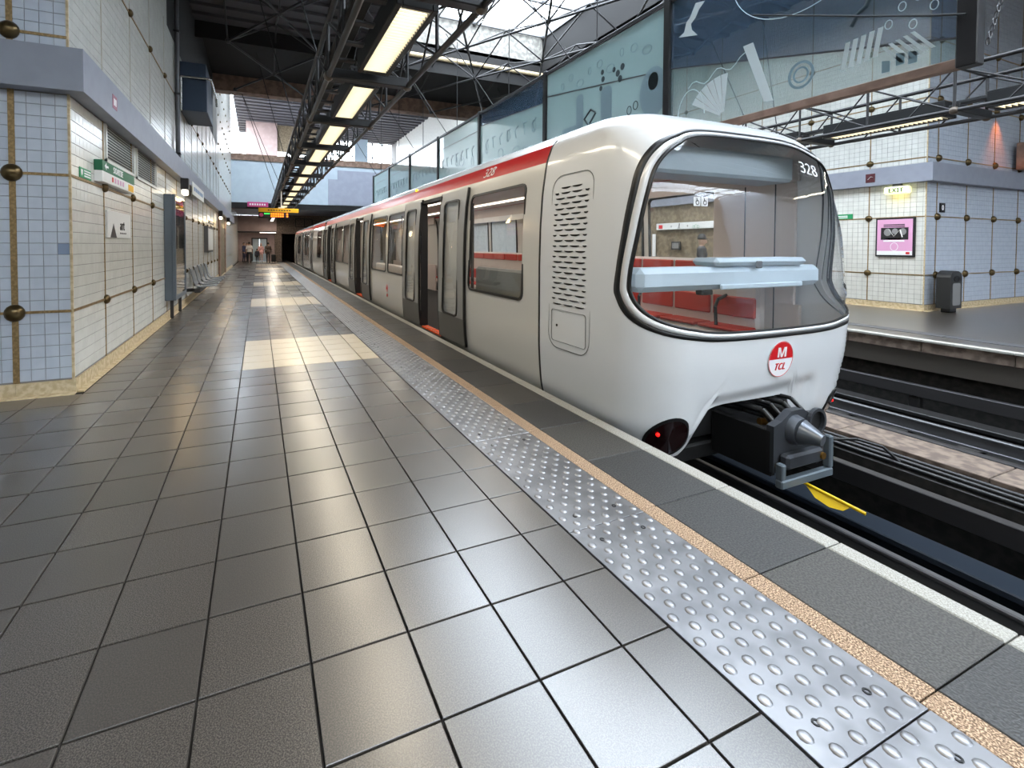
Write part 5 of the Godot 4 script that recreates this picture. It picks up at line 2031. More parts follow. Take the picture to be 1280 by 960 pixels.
# ---------------------------------------------------------------- things on and along the left wall
func build_wall_things() -> void:
	var st := S()
	for q in [[6.93, 8.26, "slatted grille with gaps painted dark above the green exit sign"], [8.50, 9.92, "slatted grille with gaps painted dark right of the one over the exit sign"]]:
		var g := thing("ventilation_grille", q[2], "grille", P(-1.744, 2.55, q[0]), "ventilation grilles under the ledge")
		st = S()
		box(st, -1.752, -1.748, 2.55, 2.98, q[0], q[1])
		part(st, "painted_gap_shade", M.black, g)  # black sheet paints the shade between the slats
		st = S()
		box(st, -1.75, -1.72, 2.52, 2.56, q[0] - 0.03, q[1] + 0.03)
		box(st, -1.75, -1.72, 2.52, 2.99, q[0] - 0.03, q[0])
		box(st, -1.75, -1.72, 2.52, 2.99, q[1], q[1] + 0.03)
		part(st, "frame", M.tile_cream, g)
		for i in 11:
			var y := 2.575 + i * 0.037
			st = S()
			hexa(st, [P(-1.747, y + 0.004, q[0]), P(-1.732, y - 0.004, q[0]), P(-1.732, y - 0.004, q[1]), P(-1.747, y + 0.004, q[1]), P(-1.747, y + 0.008, q[0]), P(-1.732, y + 0.003, q[0]), P(-1.732, y + 0.003, q[1]), P(-1.747, y + 0.008, q[1])])
			part(st, "slat", M.tile_cream, g)
	# exit sign box
	var e := thing("exit_sign", "green and white exit sign box mounted on the tiled wall", "sign", P(-1.70, 2.23, 7.2))
	st = S()
	cbox(st, -1.744, -1.66, 2.36, 2.485, 6.48, 7.96, 0.004)
	part(st, "green_band", M.sign_green, e)
	st = S()
	cbox(st, -1.744, -1.66, 2.235, 2.36, 6.48, 7.96, 0.004)
	part(st, "white_band", M.sign_white, e)
	var rt := Vector3(0, 0, -1)
	words("SORTIE", P(-1.657, 2.422, 7.12), rt, Vector3.UP, 0.075, M.print_white, e, "lettering", true, 1.25)
	st = S()
	prism(st, PackedVector2Array([Vector2(0, 0), Vector2(0.06, 0.04), Vector2(0.06, 0.012), Vector2(0.14, 0.012), Vector2(0.14, -0.012), Vector2(0.06, -0.012), Vector2(0.06, -0.04)]), P(-1.66, 2.422, 6.56), rt, Vector3.UP, Vector3(0.004, 0, 0))
	part(st, "arrow", M.print_white, e)
	var cs := [M.red_print, M.poster_pink, M.poster_pink, M.poster_pink, M.poster_pink]
	for i in 5:
		st = S()
		cbox(st, -1.66, -1.657, 2.27, 2.33, 6.85 + i * 0.12, 6.91 + i * 0.12, 0.001)
		part(st, "symbol", cs[i], e)
	st = S()
	cbox(st, -1.66, -1.657, 2.245, 2.335, 7.62, 7.9, 0.001)
	part(st, "yellow_field", M.sign_yellow, e)
	var gs := thing("safety_sign", "small green safety sign fixed flat beside the wall corner", "sign", P(-1.74, 2.22, 6.18))
	st = S()
	cbox(st, -1.744, -1.736, 2.215, 2.325, 6.0, 6.36, 0.002)
	part(st, "plate", M.sign_green_light, gs)
	st = S()
	for i in 3:
		box(st, -1.737, -1.734, 2.235 + i * 0.028, 2.25 + i * 0.028, 6.13, 6.34)
	part(st, "print_lines", M.print_white, gs)
	st = S()
	prism(st, PackedVector2Array([Vector2(-0.03, 0.03), Vector2(0.03, 0.03), Vector2(0.025, -0.015), Vector2(0, -0.04), Vector2(-0.025, -0.015)]), P(-1.736, 2.275, 6.06), rt, Vector3.UP, Vector3(0.002, 0, 0))
	part(st, "shield_symbol", M.print_white, gs)
	var pk := thing("ledge_badge", "faded pinkish square badge stuck on the grey ledge", "sticker", P(-1.57, 3.11, 6.65))
	st = S()
	cbox(st, -1.574, -1.569, 3.11, 3.27, 6.56, 6.74, 0.001)
	part(st, "plate", M.badge_pink, pk)
	st = S()
	for i in 2:
		box(st, -1.5695, -1.5675, 3.15, 3.23, 6.60 + i * 0.06, 6.64 + i * 0.06)
	part(st, "letters", M.print_white, pk)
	# art plate
	var ar := thing("art_plate", "white plate with dark triangle and the word art", "sign", P(-1.74, 1.59, 7.45))
	st = S()
	cbox(st, -1.744, -1.722, 1.59, 1.93, 6.90, 8.0, 0.004)
	part(st, "plate", M.sign_white, ar)
	st = S()
	prism(st, PackedVector2Array([Vector2(0.08, 0.0), Vector2(0.36, 0.0), Vector2(0.22, 0.18)]), P(-1.722, 1.592, 6.92), rt, Vector3.UP, Vector3(0.002, 0, 0))
	part(st, "triangle", M.steel_dark, ar)
	words("art", P(-1.72, 1.755, 7.55), rt, Vector3.UP, 0.12, M.ink, ar, "lettering", true)
	st = S()
	for i in 4:
		box(st, -1.722, -1.72, 1.645, 1.665, 7.44 + i * 0.085, 7.49 + i * 0.085)
	part(st, "small_print", M.steel_dark, ar)
	# advertising case
	var ad := thing("advertising_case", "tall slate grey advertising case with lit poster screen", "display case", P(-1.65, 0, 11.4))
	st = S()
	cbox(st, -1.744, -1.60, 0.38, 2.52, 10.69, 12.16, 0.01)
	part(st, "case", M.slate, ad)
	st = S()
	cbox(st, -1.60, -1.545, 0.38, 0.47, 10.69, 12.16, 0.006)
	cbox(st, -1.60, -1.545, 2.47, 2.52, 10.69, 12.16, 0.006)
	cbox(st, -1.60, -1.545, 0.47, 2.47, 10.69, 10.78, 0.006)
	cbox(st, -1.60, -1.545, 0.47, 2.47, 12.08, 12.16, 0.006)
	part(st, "frame", M.slate, ad)
	for q in [[0.47, 0.95, M.ad_sand], [0.95, 1.42, M.ad_pale], [1.42, 2.12, M.ad_dark], [2.12, 2.26, M.sign_pink], [2.26, 2.36, M.sign_yellow], [2.36, 2.47, M.sign_pink]]:
		st = S()
		box(st, -1.60, -1.585, q[0], q[1], 10.78, 12.08)
		part(st, "poster_field", q[2], ad)
	st = S()
	prism(st, PackedVector2Array([Vector2(0.35, 0.55), Vector2(0.75, 0.55), Vector2(0.62, 1.1), Vector2(0.58, 1.45), Vector2(0.45, 1.5), Vector2(0.42, 1.1)]), P(-1.585, 0.4, 10.8), rt, Vector3.UP, Vector3(0.002, 0, 0))
	part(st, "poster_figure", M.ad_pale, ad)
	st = S()
	box(st, -1.56, -1.556, 0.47, 2.47, 10.78, 12.08)
	part(st, "pane", M.glass, ad)
	for z in [10.9, 11.95]:
		st = S()
		cbox(st, -1.68, -1.62, 0.0, 0.38, z - 0.03, z + 0.03, 0.006)
		part(st, "leg", M.steel_dark, ad)
	# seats on a beam
	var b := thing("platform_bench", "row of grey metal seats on a dark beam along wall", "bench", P(-1.4, 0, 15))
	st = S()
	cbox(st, -1.50, -1.36, 0.30, 0.40, 13.1, 17.3, 0.01)
	part(st, "beam", M.steel_dark, b)
	for z in [13.4, 15.2, 17.0]:
		st = S()
		cbox(st, -1.744, -1.44, 0.31, 0.39, z - 0.04, z + 0.04, 0.01)
		part(st, "wall_bracket", M.steel_black, b)
	for i in 5:
		var z := 13.5 + i * 0.85
		st = S()
		var prof := [Vector2(-1.02, 0.46), Vector2(-1.06, 0.475), Vector2(-1.2, 0.455), Vector2(-1.38, 0.44), Vector2(-1.47, 0.47), Vector2(-1.52, 0.56), Vector2(-1.56, 0.75), Vector2(-1.60, 0.90), Vector2(-1.625, 0.93)]
		for k in prof.size() - 1:
			var p: Vector2 = prof[k]
			var q: Vector2 = prof[k + 1]
			var nn := Vector2(q.y - p.y, p.x - q.x).normalized() * 0.02
			hexa(st, [P(p.x, p.y, z - 0.25), P(q.x, q.y, z - 0.25), P(q.x, q.y, z + 0.25), P(p.x, p.y, z + 0.25), P(p.x - nn.x, p.y - nn.y, z - 0.25), P(q.x - nn.x, q.y - nn.y, z - 0.25), P(q.x - nn.x, q.y - nn.y, z + 0.25), P(p.x - nn.x, p.y - nn.y, z + 0.25)])
		var sh := part(st, "seat_shell", M.bench, b)
		st = S()
		tube(st, P(-1.43, 0.40, z), P(-1.38, 0.44, z), 0.03)
		part(st, "seat_stem", M.steel_dark, sh)
	# second frame, sign plates, lamps, doorway further along
	var f2 := thing("notice_case", "narrow white framed notice case beyond the seats", "notice board", P(-1.7, 1.26, 19))
	st = S()
	cbox(st, -1.744, -1.62, 1.24, 2.16, 18.0, 19.9, 0.01)
	part(st, "frame", M.steel_mid, f2)
	st = S()
	box(st, -1.62, -1.615, 1.32, 2.08, 18.12, 19.78)
	part(st, "sheet", M.sign_white, f2)
	var bs := thing("direction_plate", "small black direction plate above the notice case", "sign", P(-1.73, 2.33, 21))
	st = S()
	cbox(st, -1.744, -1.73, 2.33, 2.45, 19.6, 21.8, 0.003)
	part(st, "plate", M.ink, bs)
	st = S()
	box(st, -1.731, -1.728, 2.37, 2.41, 19.9, 21.3)
	part(st, "print_line", M.print_white, bs)
	var ws := thing("station_name_sign", "white and blue station name panel fixed on the ledge", "sign", P(-1.57, 2.8, 14.8))
	st = S()
	cbox(st, -1.574, -1.55, 2.80, 3.13, 13.5, 16.1, 0.006)
	part(st, "panel", M.sign_white, ws)
	st = S()
	for i in 7:
		box(st, -1.551, -1.547, 2.92, 3.02, 13.8 + i * 0.3, 13.98 + i * 0.3)
	part(st, "letters", M.sign_blue, ws)
	var k := 0
	for z in [11.9, 22.5, 28.0]:
		var l := thing("wall_lamp", "small warm lamp under the ledge " + ["above the advertising case", "before the brown doorway", "beyond the brown doorway"][k], "wall lamp", P(-1.5, 2.65, z), "small lamps under the ledge")
		st = S()
		cbox(st, -1.60, -1.44, 2.74, 2.99, z - 0.08, z + 0.08, 0.01)
		part(st, "housing", M.steel_dark, l)
		st = S()
		cbox(st, -1.58, -1.46, 2.62, 2.735, z - 0.10, z + 0.10, 0.02)
		part(st, "bulb", M.lamp, l)
		var o := OmniLight3D.new()
		o.name = "bulb_light"
		o.light_energy = 0.12
		o.light_color = Color(1.0, 0.85, 0.6)
		o.light_size = 0.08
		o.omni_range = 40.0
		o.shadow_enabled = true
		l.add_child(o)
		o.position = Vector3(0.02, -0.1, 0)
		k += 1
	var dw := thing("door_2", "", "", P(-1.72, 0, 26), "", "structure")
	dw.set_meta("label", "brown metal door panel set in the left wall beyond the seats")
	st = S()
	cbox(st, -1.744, -1.66, 0.0, 3.0, 23.9, 24.6, 0.01)
	cbox(st, -1.744, -1.66, 0.0, 3.0, 27.7, 28.4, 0.01)
	part(st, "door_frame", M.wood_beam, dw)
	st = S()
	cbox(st, -1.744, -1.70, 0.0, 2.95, 24.6, 27.7, 0.01)
	part(st, "door_leaf", M.brown_wall, dw)
	# blue box high on the wall with a tube rail
	var bb := thing("service_box", "dark blue service box high on the wall with metal rail", "cabinet", P(-1.4, 4.77, 13.6))
	st = S()
	cbox(st, -1.744, -1.15, 4.77, 5.53, 12.9, 14.45, 0.015)
	part(st, "body", M.box_blue, bb)
	st = S()
	cbox(st, -1.744, -1.17, 5.56, 5.97, 13.0, 14.4, 0.01)
	part(st, "top_block", M.box_blue, bb)
	st = S()
	path_tube(st, [P(-1.70, 4.75, 12.84), P(-1.70, 5.55, 12.84), P(-1.13, 5.56, 12.84), P(-1.06, 5.56, 12.9), P(-1.06, 5.56, 14.5), P(-1.06, 5.35, 14.55)], 0.028, 8)
	part(st, "rail", M.chrome, bb)
	var pp := thing("drain_pipe", "grey metal downpipe running up the tiled wall", "pipe", P(-1.70, 3.41, 12.15))
	st = S()
	tube(st, P(-1.68, 3.41, 12.15), P(-1.68, 8.35, 12.15), 0.05, 0.05, 10)
	part(st, "pipe", M.steel_mid, pp)
	for y in [3.55, 4.9, 6.3]:
		st = S()
		cbox(st, -1.744, -1.62, y, y + 0.05, 12.08, 12.22, 0.01)
		part(st, "clamp", M.steel_dark, pp)

# ---------------------------------------------------------------- opposite platform
func build_right_things() -> void:
	var st := S()
	var rt := Vector3(0, 0, 1)
	var n := Vector3(-0.003, 0, 0)
	var po := thing("framed_poster", "pink poster in a black frame on the opposite wall", "poster", P(14.2, 1.25, 6.3))
	st = S()
	cbox(st, 14.17, 14.22, 1.25, 2.19, 5.92, 6.66, 0.006)
	part(st, "frame", M.ink, po)
	st = S()
	box(st, 14.164, 14.17, 1.29, 2.15, 5.955, 6.625)
	part(st, "sheet", M.poster_pink, po)
	st = S()
	box(st, 14.160, 14.164, 1.66, 1.95, 6.03, 6.55)
	part(st, "picture", M.ink, po)
	for q in [[6.42, 1.84, 0.09], [6.28, 1.86, 0.07], [6.13, 1.85, 0.08]]:
		st = S()
		prism(st, disc_poly(q[2] * 0.8, q[2], 16), P(14.160, q[1], q[0]), rt, Vector3.UP, n)
		part(st, "picture_shape", M.ad_grey, po)
	st = S()
	bar(st, P(14.158, 1.92, 6.40), P(14.158, 1.74, 6.30), 0.02, 0.003)
	bar(st, P(14.158, 1.74, 6.30), P(14.158, 1.90, 6.18), 0.02, 0.003)
	bar(st, P(14.158, 1.90, 6.18), P(14.158, 1.72, 6.14), 0.02, 0.003)
	part(st, "picture_shape", M.print_white, po)
	st = S()
	box(st, 14.160, 14.164, 1.97, 1.99, 6.1, 6.5)
	box(st, 14.160, 14.164, 2.01, 2.03, 6.1, 6.5)
	part(st, "print_lines", M.ink, po)
	st = S()
	box(st, 14.160, 14.164, 1.61, 1.65, 6.1, 6.5)
	box(st, 14.160, 14.164, 1.66, 1.70, 6.15, 6.46)
	box(st, 14.1605, 14.164, 1.29, 1.39, 5.955, 6.625)
	part(st, "pale_print", M.print_white, po)
	st = S()
	ring(st, oval_yz(P(14.163, 1.49, 6.29), 0.10, 0.075), oval_yz(P(14.163, 1.49, 6.29), 0.09, 0.065), n)
	part(st, "round_stamp", M.print_white, po)
	st = S()
	box(st, 14.157, 14.1605, 1.315, 1.365, 6.0, 6.07)
	part(st, "stamp", M.red_print, po)
	# lit exit lamp
	var ex := thing("exit_lamp", "glowing exit lamp box under the opposite ledge", "exit lamp", P(14.1, 2.74, 6.23))
	st = S()
	cbox(st, 14.04, 14.20, 2.745, 2.925, 6.0, 6.47, 0.03)
	part(st, "lamp_box", M.exit_glow, ex)
	st = S()
	cbox(st, 14.08, 14.16, 2.925, 2.99, 6.15, 6.32, 0.01)
	part(st, "bracket", M.steel_mid, ex)
	words("EXIT", P(14.036, 2.835, 6.235), rt, Vector3.UP, 0.10, M.sign_green, ex, "lettering", true)
	var ol := OmniLight3D.new()
	ol.name = "lamp_light"
	ol.light_color = Color(1.0, 0.9, 0.5)
	ol.light_energy = 0.02
	ol.light_size = 0.1
	ol.omni_range = 30.0
	ol.shadow_enabled = true
	ex.add_child(ol)
	ol.position = Vector3(-0.02, -0.08, 0)
	var so := thing("alarm_sign", "small dark red square sign on the opposite ledge", "sign", P(14.05, 3.07, 6.73))
	st = S()
	cbox(st, 14.035, 14.05, 3.08, 3.29, 6.64, 6.83, 0.003)
	part(st, "plate", M.sign_maroon, so)
	st = S()
	bar(st, P(14.032, 3.15, 6.78), P(14.032, 3.22, 6.72), 0.03, 0.004)
	bar(st, P(14.032, 3.22, 6.72), P(14.032, 3.20, 6.68), 0.02, 0.004)
	part(st, "symbol", M.print_white, so)
	var gr := thing("safety_sign", "green arrow shaped safety sign left of the pink poster", "sign", P(14.2, 2.2, 7.34))
	st = S()
	cbox(st, 14.205, 14.22, 2.205, 2.335, 7.17, 7.52, 0.003)
	part(st, "plate", M.sign_green_light, gr)
	st = S()
	box(st, 14.202, 14.205, 2.235, 2.255, 7.28, 7.5)
	box(st, 14.202, 14.205, 2.275, 2.295, 7.28, 7.5)
	part(st, "print_lines", M.print_white, gr)
	var bk := thing("number_plate", "small black plate with a white zero on blue tiles", "sign", P(14.9, 2.3, 5.75))
	st = S()
	cbox(st, 14.80, 15.02, 2.30, 2.52, 5.735, 5.756, 0.003)
	part(st, "plate", M.ink, bk)
	words("0", P(14.91, 2.41, 5.733), Vector3.RIGHT, Vector3.UP, 0.12, M.print_white, bk, "lettering", true)
	# litter bin
	var bn := thing("litter_bin", "dark grey rounded top litter bin beside the blue wall", "bin", P(14.55, 0, 5.45))
	var prof := PackedVector2Array([Vector2(-0.25, 0.10), Vector2(0.25, 0.10), Vector2(0.25, 0.80)])
	for i in 9:
		var a := PI * i / 8.0
		prof.append(Vector2(cos(a) * 0.25, 0.80 + sin(a) * 0.15))
	st = S()
	prism(st, prof, P(14.56, 0, 5.34), Vector3.RIGHT, Vector3.UP, Vector3(0, 0, -0.24))
	part(st, "body", M.bin, bn)
	st = S()
	cbox(st, 14.42, 14.70, 0.0, 0.10, 5.38, 5.54, 0.01)
	part(st, "foot", M.steel_black, bn)
	st = S()
	prism(st, rrect(0.34, 0.5, 0.05), P(14.56, 0.42, 5.338), Vector3.RIGHT, Vector3.UP, Vector3(0, 0, 0.006))
	part(st, "bag_window", M.ad_grey, bn)
	st = S()
	prism(st, disc_poly(0.12, 0.07, 16), P(14.56, 0.77, 5.338), Vector3.RIGHT, Vector3.UP, Vector3(0, 0, 0.006))
	part(st, "mouth", M.black, bn)
	# loudspeaker cabinet and orange lamp on the blue end face
	var sp := thing("speaker_cabinet", "orange brown loudspeaker cabinet above the right ledge", "loudspeaker", P(18.9, 3.5, 5.6))
	st = S()
	cbox(st, 18.3, 19.3, 3.5, 4.2, 5.32, 5.67, 0.02)
	part(st, "cabinet", M.wood_beam, sp)
	st = S()
	box(st, 18.42, 19.2, 3.6, 4.1, 5.31, 5.32)
	part(st, "grille_cloth", M.steel_black, sp)
	var og := thing("signal_lamp", "small orange signal lamp shining down the blue tiles", "lamp", P(17.45, 5.05, 5.6))
	st = S()
	tube(st, P(17.45, 5.28, 5.62), P(17.45, 5.14, 5.62), 0.05, 0.07, 12)
	part(st, "hood", M.steel_dark, og)
	st = S()
	ball(st, P(17.45, 5.10, 5.62), Vector3.ONE * 0.04, 10, 6)
	part(st, "bulb", M.orange_glow, og)
	var sl := SpotLight3D.new()
	sl.name = "bulb_light"
	sl.light_color = Color(1.0, 0.50, 0.18)
	sl.light_energy = 3.0
	sl.spot_angle = 38.0
	sl.spot_angle_attenuation = 0.8
	sl.spot_range = 30.0
	sl.light_size = 0.03
	sl.shadow_enabled = true
	og.add_child(sl)
	sl.position = Vector3(0, 0.0, 0.02)
	sl.rotation = Vector3(-PI / 2 - 0.18, 0, 0)
	# fittings on the brown wall facing across the tracks
	var nf := thing("information_band", "long white information band across the brown wall facing", "sign", P(14.09, 2.1, 12.3))
	st = S()
	cbox(st, 14.04, 14.14, 2.10, 2.34, 10.4, 13.4, 0.01)
	part(st, "panel", M.sign_white, nf)
	st = S()
	box(st, 14.035, 14.04, 2.14, 2.28, 13.1, 13.28)
	part(st, "red_symbol", M.red_print, nf)
	words("+", P(14.03, 2.21, 12.7), rt, Vector3.UP, 0.12, M.steel_dark, nf, "symbol")
	words("+", P(14.03, 2.21, 12.0), rt, Vector3.UP, 0.12, M.steel_dark, nf, "symbol")
	st = S()
	ball(st, P(14.035, 2.29, 12.35), Vector3(0.006, 0.022, 0.022), 8, 5)
	bar(st, P(14.033, 2.27, 12.35), P(14.033, 2.19, 12.36), 0.03, 0.006)
	bar(st, P(14.033, 2.19, 12.36), P(14.033, 2.12, 12.40), 0.016, 0.006)
	bar(st, P(14.033, 2.19, 12.36), P(14.033, 2.12, 12.31), 0.016, 0.006)
	part(st, "walker_symbol", M.ink, nf)
	st = S()
	ring(st, oval_yz(P(14.037, 2.17, 11.75), 0.05, 0.05), oval_yz(P(14.037, 2.17, 11.75), 0.042, 0.042), n)
	ring(st, oval_yz(P(14.037, 2.17, 11.58), 0.05, 0.05), oval_yz(P(14.037, 2.17, 11.58), 0.042, 0.042), n)
	bar(st, P(14.034, 2.17, 11.75), P(14.034, 2.26, 11.66), 0.01, 0.004)
	bar(st, P(14.034, 2.26, 11.66), P(14.034, 2.17, 11.58), 0.01, 0.004)
	part(st, "cycle_symbol", M.sign_green_light, nf)
	var k := 0
	for q in [[10.45, 10.95, 1.1, 2.0, "white notice sheet at the right end of the brown wall facing"], [13.5, 13.64, 1.1, 1.95, "white notice sheet at the left end of the brown wall facing"]]:
		var sh := thing("notice_sheet", q[4], "notice", P(14.09, q[2], q[0]), "notice sheets on the brown wall facing")
		st = S()
		cbox(st, 14.1, 14.14, q[2], q[3], q[0], q[1], 0.004)
		part(st, "sheet", M.sign_white, sh)
	var sc := thing("wall_screen", "small grey screen fixed on the brown wall facing", "screen", P(14.09, 1.37, 12.5))
	st = S()
	cbox(st, 14.08, 14.14, 1.36, 1.66, 12.36, 12.74, 0.01)
	part(st, "frame", M.steel_dark, sc)
	st = S()
	box(st, 14.075, 14.08, 1.41, 1.61, 12.41, 12.69)
	part(st, "display", M.ad_grey, sc)

func oval_yz(c: Vector3, ry: float, rz: float) -> Array:
	var a := []
	for i in 24:
		a.append(c + Vector3(0, sin(TAU * i / 24) * ry, cos(TAU * i / 24) * rz))
	return a

# ---------------------------------------------------------------- hanging signs
func build_signs() -> void:
	var st := S()
	var y := thing("departure_board", "yellow topped departure board with orange letters under the gantry", "departure board", P(0.77, 2.6, 20))
	st = S()
	cbox(st, 0.0, 1.53, 2.82, 2.99, 20.0, 20.12, 0.008)
	part(st, "yellow_header", M.sign_yellow, y)
	st = S()
	cbox(st, 0.0, 1.16, 2.60, 2.82, 20.0, 20.12, 0.008)
	part(st, "display_case", M.ink, y)
	st = S()
	for i in 9:
		box(st, 0.35 + i * 0.1, 0.42 + i * 0.1, 2.885, 2.925, 19.996, 20.0)
	part(st, "header_letters", M.ink, y)
	st = S()
	prism(st, disc_poly(0.075, 0.075, 20), P(0.11, 2.71, 19.998), Vector3.RIGHT, Vector3.UP, Vector3(0, 0, 0.004))
	part(st, "line_symbol", M.sign_pink, y)
	st = S()
	for r in 2:
		for i in [0, 1, 2, 3, 4, 5, 7]:
			box(st, 0.46 + i * 0.085, 0.525 + i * 0.085, 2.635 + 0.09 * r, 2.695 + 0.09 * r, 19.99, 20.0)
	part(st, "led_letters", M.led, y)
	st = S()
	for i in 4:
		box(st, 0.22 + i * 0.055, 0.26 + i * 0.055, 2.735, 2.785, 19.99, 20.0)
	part(st, "led_clock", M.led_green, y)
	for x in [0.865]:
		st = S()
		tube(st, P(x, 2.99, 20.06), P(x, 3.70, 20.06), 0.025)
		cbox(st, x - 0.12, x + 0.12, 2.99, 3.04, 20.0, 20.12, 0.01)
		part(st, "hanger", M.white, y)
	var pk := thing("pink_sign", "pink strip sign on the dark beam under the footbridge", "sign", P(0, 4.2, 35.8))
	st = S()
	cbox(st, -0.72, 0.66, 4.22, 4.56, 35.75, 35.85, 0.01)
	part(st, "panel", M.sign_pink, pk)
	st = S()
	for i in 7:
		box(st, -0.58 + i * 0.16, -0.48 + i * 0.16, 4.33, 4.45, 35.74, 35.75)
	part(st, "letters", M.print_white, pk)
	var tl := thing("tube_lamp", "long white tube lamp under the footbridge soffit", "ceiling lamp", P(0.9, 2.5, 44))
	st = S()
	box(st, 0.1, 1.5, 2.62, 2.66, 45.8, 45.9)
	part(st, "tube", M.lamp_white, tl)
	var fl := thing("tube_lamp", "sloping lamp strip hanging beyond the departure board", "ceiling lamp", P(1.1, 3.6, 42))
	st = S()
	cbox(st, 0.85, 1.35, 3.66, 3.8, 37.0, 45.0, 0.02)
	part(st, "housing", M.steel_black, fl)
	st = S()
	box(st, 1.0, 1.2, 3.64, 3.66, 37.2, 44.8)
	part(st, "tube", M.lamp_white, fl)
	var al := AreaLight3D.new()
	al.name = "area_light"
	al.area_size = Vector2(0.2, 7.5)
	al.light_color = Color(1.0, 0.95, 0.88)
	al.light_energy = 9.0
	al.shadow_enabled = true
	fl.add_child(al)
	al.position = P(1.1, 3.63, 41) - fl.position
	al.rotation = Vector3(-PI / 2, 0, 0)

# ---------------------------------------------------------------- people
# one continuous body from tapered capsules, meshed as surface nets; colours by region
func person(called_label: String, at: Vector3, turn: float, h: float, bones: Array, paint: Callable, cell: float) -> Node3D:
	var root := thing("person", called_label, "person", at)
	root.rotation.y = turn
	var lo := Vector3.INF
	var hi := -Vector3.INF
	for b in bones:
		for e in [0, 1]:
			var r: float = b[2 + e] + 0.06
			lo = lo.min(b[e] - Vector3.ONE * r)
			hi = hi.max(b[e] + Vector3.ONE * r)
	var nx := int((hi.x - lo.x) / cell) + 2
	var ny := int((hi.y - lo.y) / cell) + 2
	var nz := int((hi.z - lo.z) / cell) + 2
	var f := PackedFloat32Array()
	f.resize(nx * ny * nz)
	var soft := 0.016
	for b in bones:
		var p: Vector3 = b[0]
		var q: Vector3 = b[1]
		var ra: float = b[2]
		var rb: float = b[3]
		var m := maxf(ra, rb) + 0.07
		var a0 := ((p.min(q) - Vector3.ONE * m - lo) / cell).floor().max(Vector3.ZERO)
		var a1 := ((p.max(q) + Vector3.ONE * m - lo) / cell).ceil()
		var d := q - p
		var l2 := maxf(d.length_squared(), 1e-6)
		for k in range(int(a0.z), mini(int(a1.z), nz)):
			for j in range(int(a0.y), mini(int(a1.y), ny)):
				for i in range(int(a0.x), mini(int(a1.x), nx)):
					var v := lo + Vector3(i, j, k) * cell
					var t := clampf((v - p).dot(d) / l2, 0.0, 1.0)
					var dist := (v - p - d * t).length() - lerpf(ra, rb, t)
					if dist < 0.07:
						f[(k * ny + j) * nx + i] += exp(-maxf(dist, -0.15) / soft)
	# surface nets: inside where f > 1
	var idx := {}
	var vs := PackedVector3Array()
	for k in nz - 1:
		for j in ny - 1:
			for i in nx - 1:
				var base := (k * ny + j) * nx + i
				var c := 0
				var acc := Vector3.ZERO
				var w := []
				for e in 8:
					w.append(log(maxf(f[base + (e & 1) + ((e >> 1) & 1) * nx + ((e >> 2) & 1) * nx * ny], 1e-6)))
				var first: bool = w[0] > 0
				var mixed := false
				for e in range(1, 8):
					if (w[e] > 0) != first:
						mixed = true
				if not mixed:
					continue
				for e in [[0, 1], [2, 3], [4, 5], [6, 7], [0, 2], [1, 3], [4, 6], [5, 7], [0, 4], [1, 5], [2, 6], [3, 7]]:
					var wa: float = w[e[0]]
					var wb: float = w[e[1]]
					if (wa > 0) != (wb > 0):
						var t := wa / (wa - wb)
						var pa := Vector3(e[0] & 1, (e[0] >> 1) & 1, (e[0] >> 2) & 1)
						var pb := Vector3(e[1] & 1, (e[1] >> 1) & 1, (e[1] >> 2) & 1)
						acc += pa.lerp(pb, t)
						c += 1
				idx[base] = vs.size()
				vs.append(lo + (Vector3(i, j, k) + acc / c) * cell)
	var st := S()
	for v in vs:
		st.set_color(paint.call(v))
		st.add_vertex(v)
	for k in range(1, nz - 1):
		for j in range(1, ny - 1):
			for i in range(1, nx - 1):
				var base := (k * ny + j) * nx + i
				var a := f[base] > 1.0
				for ax in 3:
					var step: int = [1, nx, nx * ny][ax]
					var b := f[base + step] > 1.0
					if a == b:
						continue
					var u: int = [nx, nx * ny, 1][ax]
					var v: int = [nx * ny, 1, nx][ax]
					var q := [base - u - v, base - v, base, base - u]
					if not (idx.has(q[0]) and idx.has(q[1]) and idx.has(q[2]) and idx.has(q[3])):
						continue
					var o := [0, 2, 1, 0, 3, 2] if a else [0, 1, 2, 0, 2, 3]
					for e in o:
						st.add_index(idx[q[e]])
	st.generate_normals()
	var o2 := MeshInstance3D.new()
	o2.name = "body"
	o2.mesh = st.commit()
	o2.material_override = M.cloth
	root.add_child(o2)
	return root

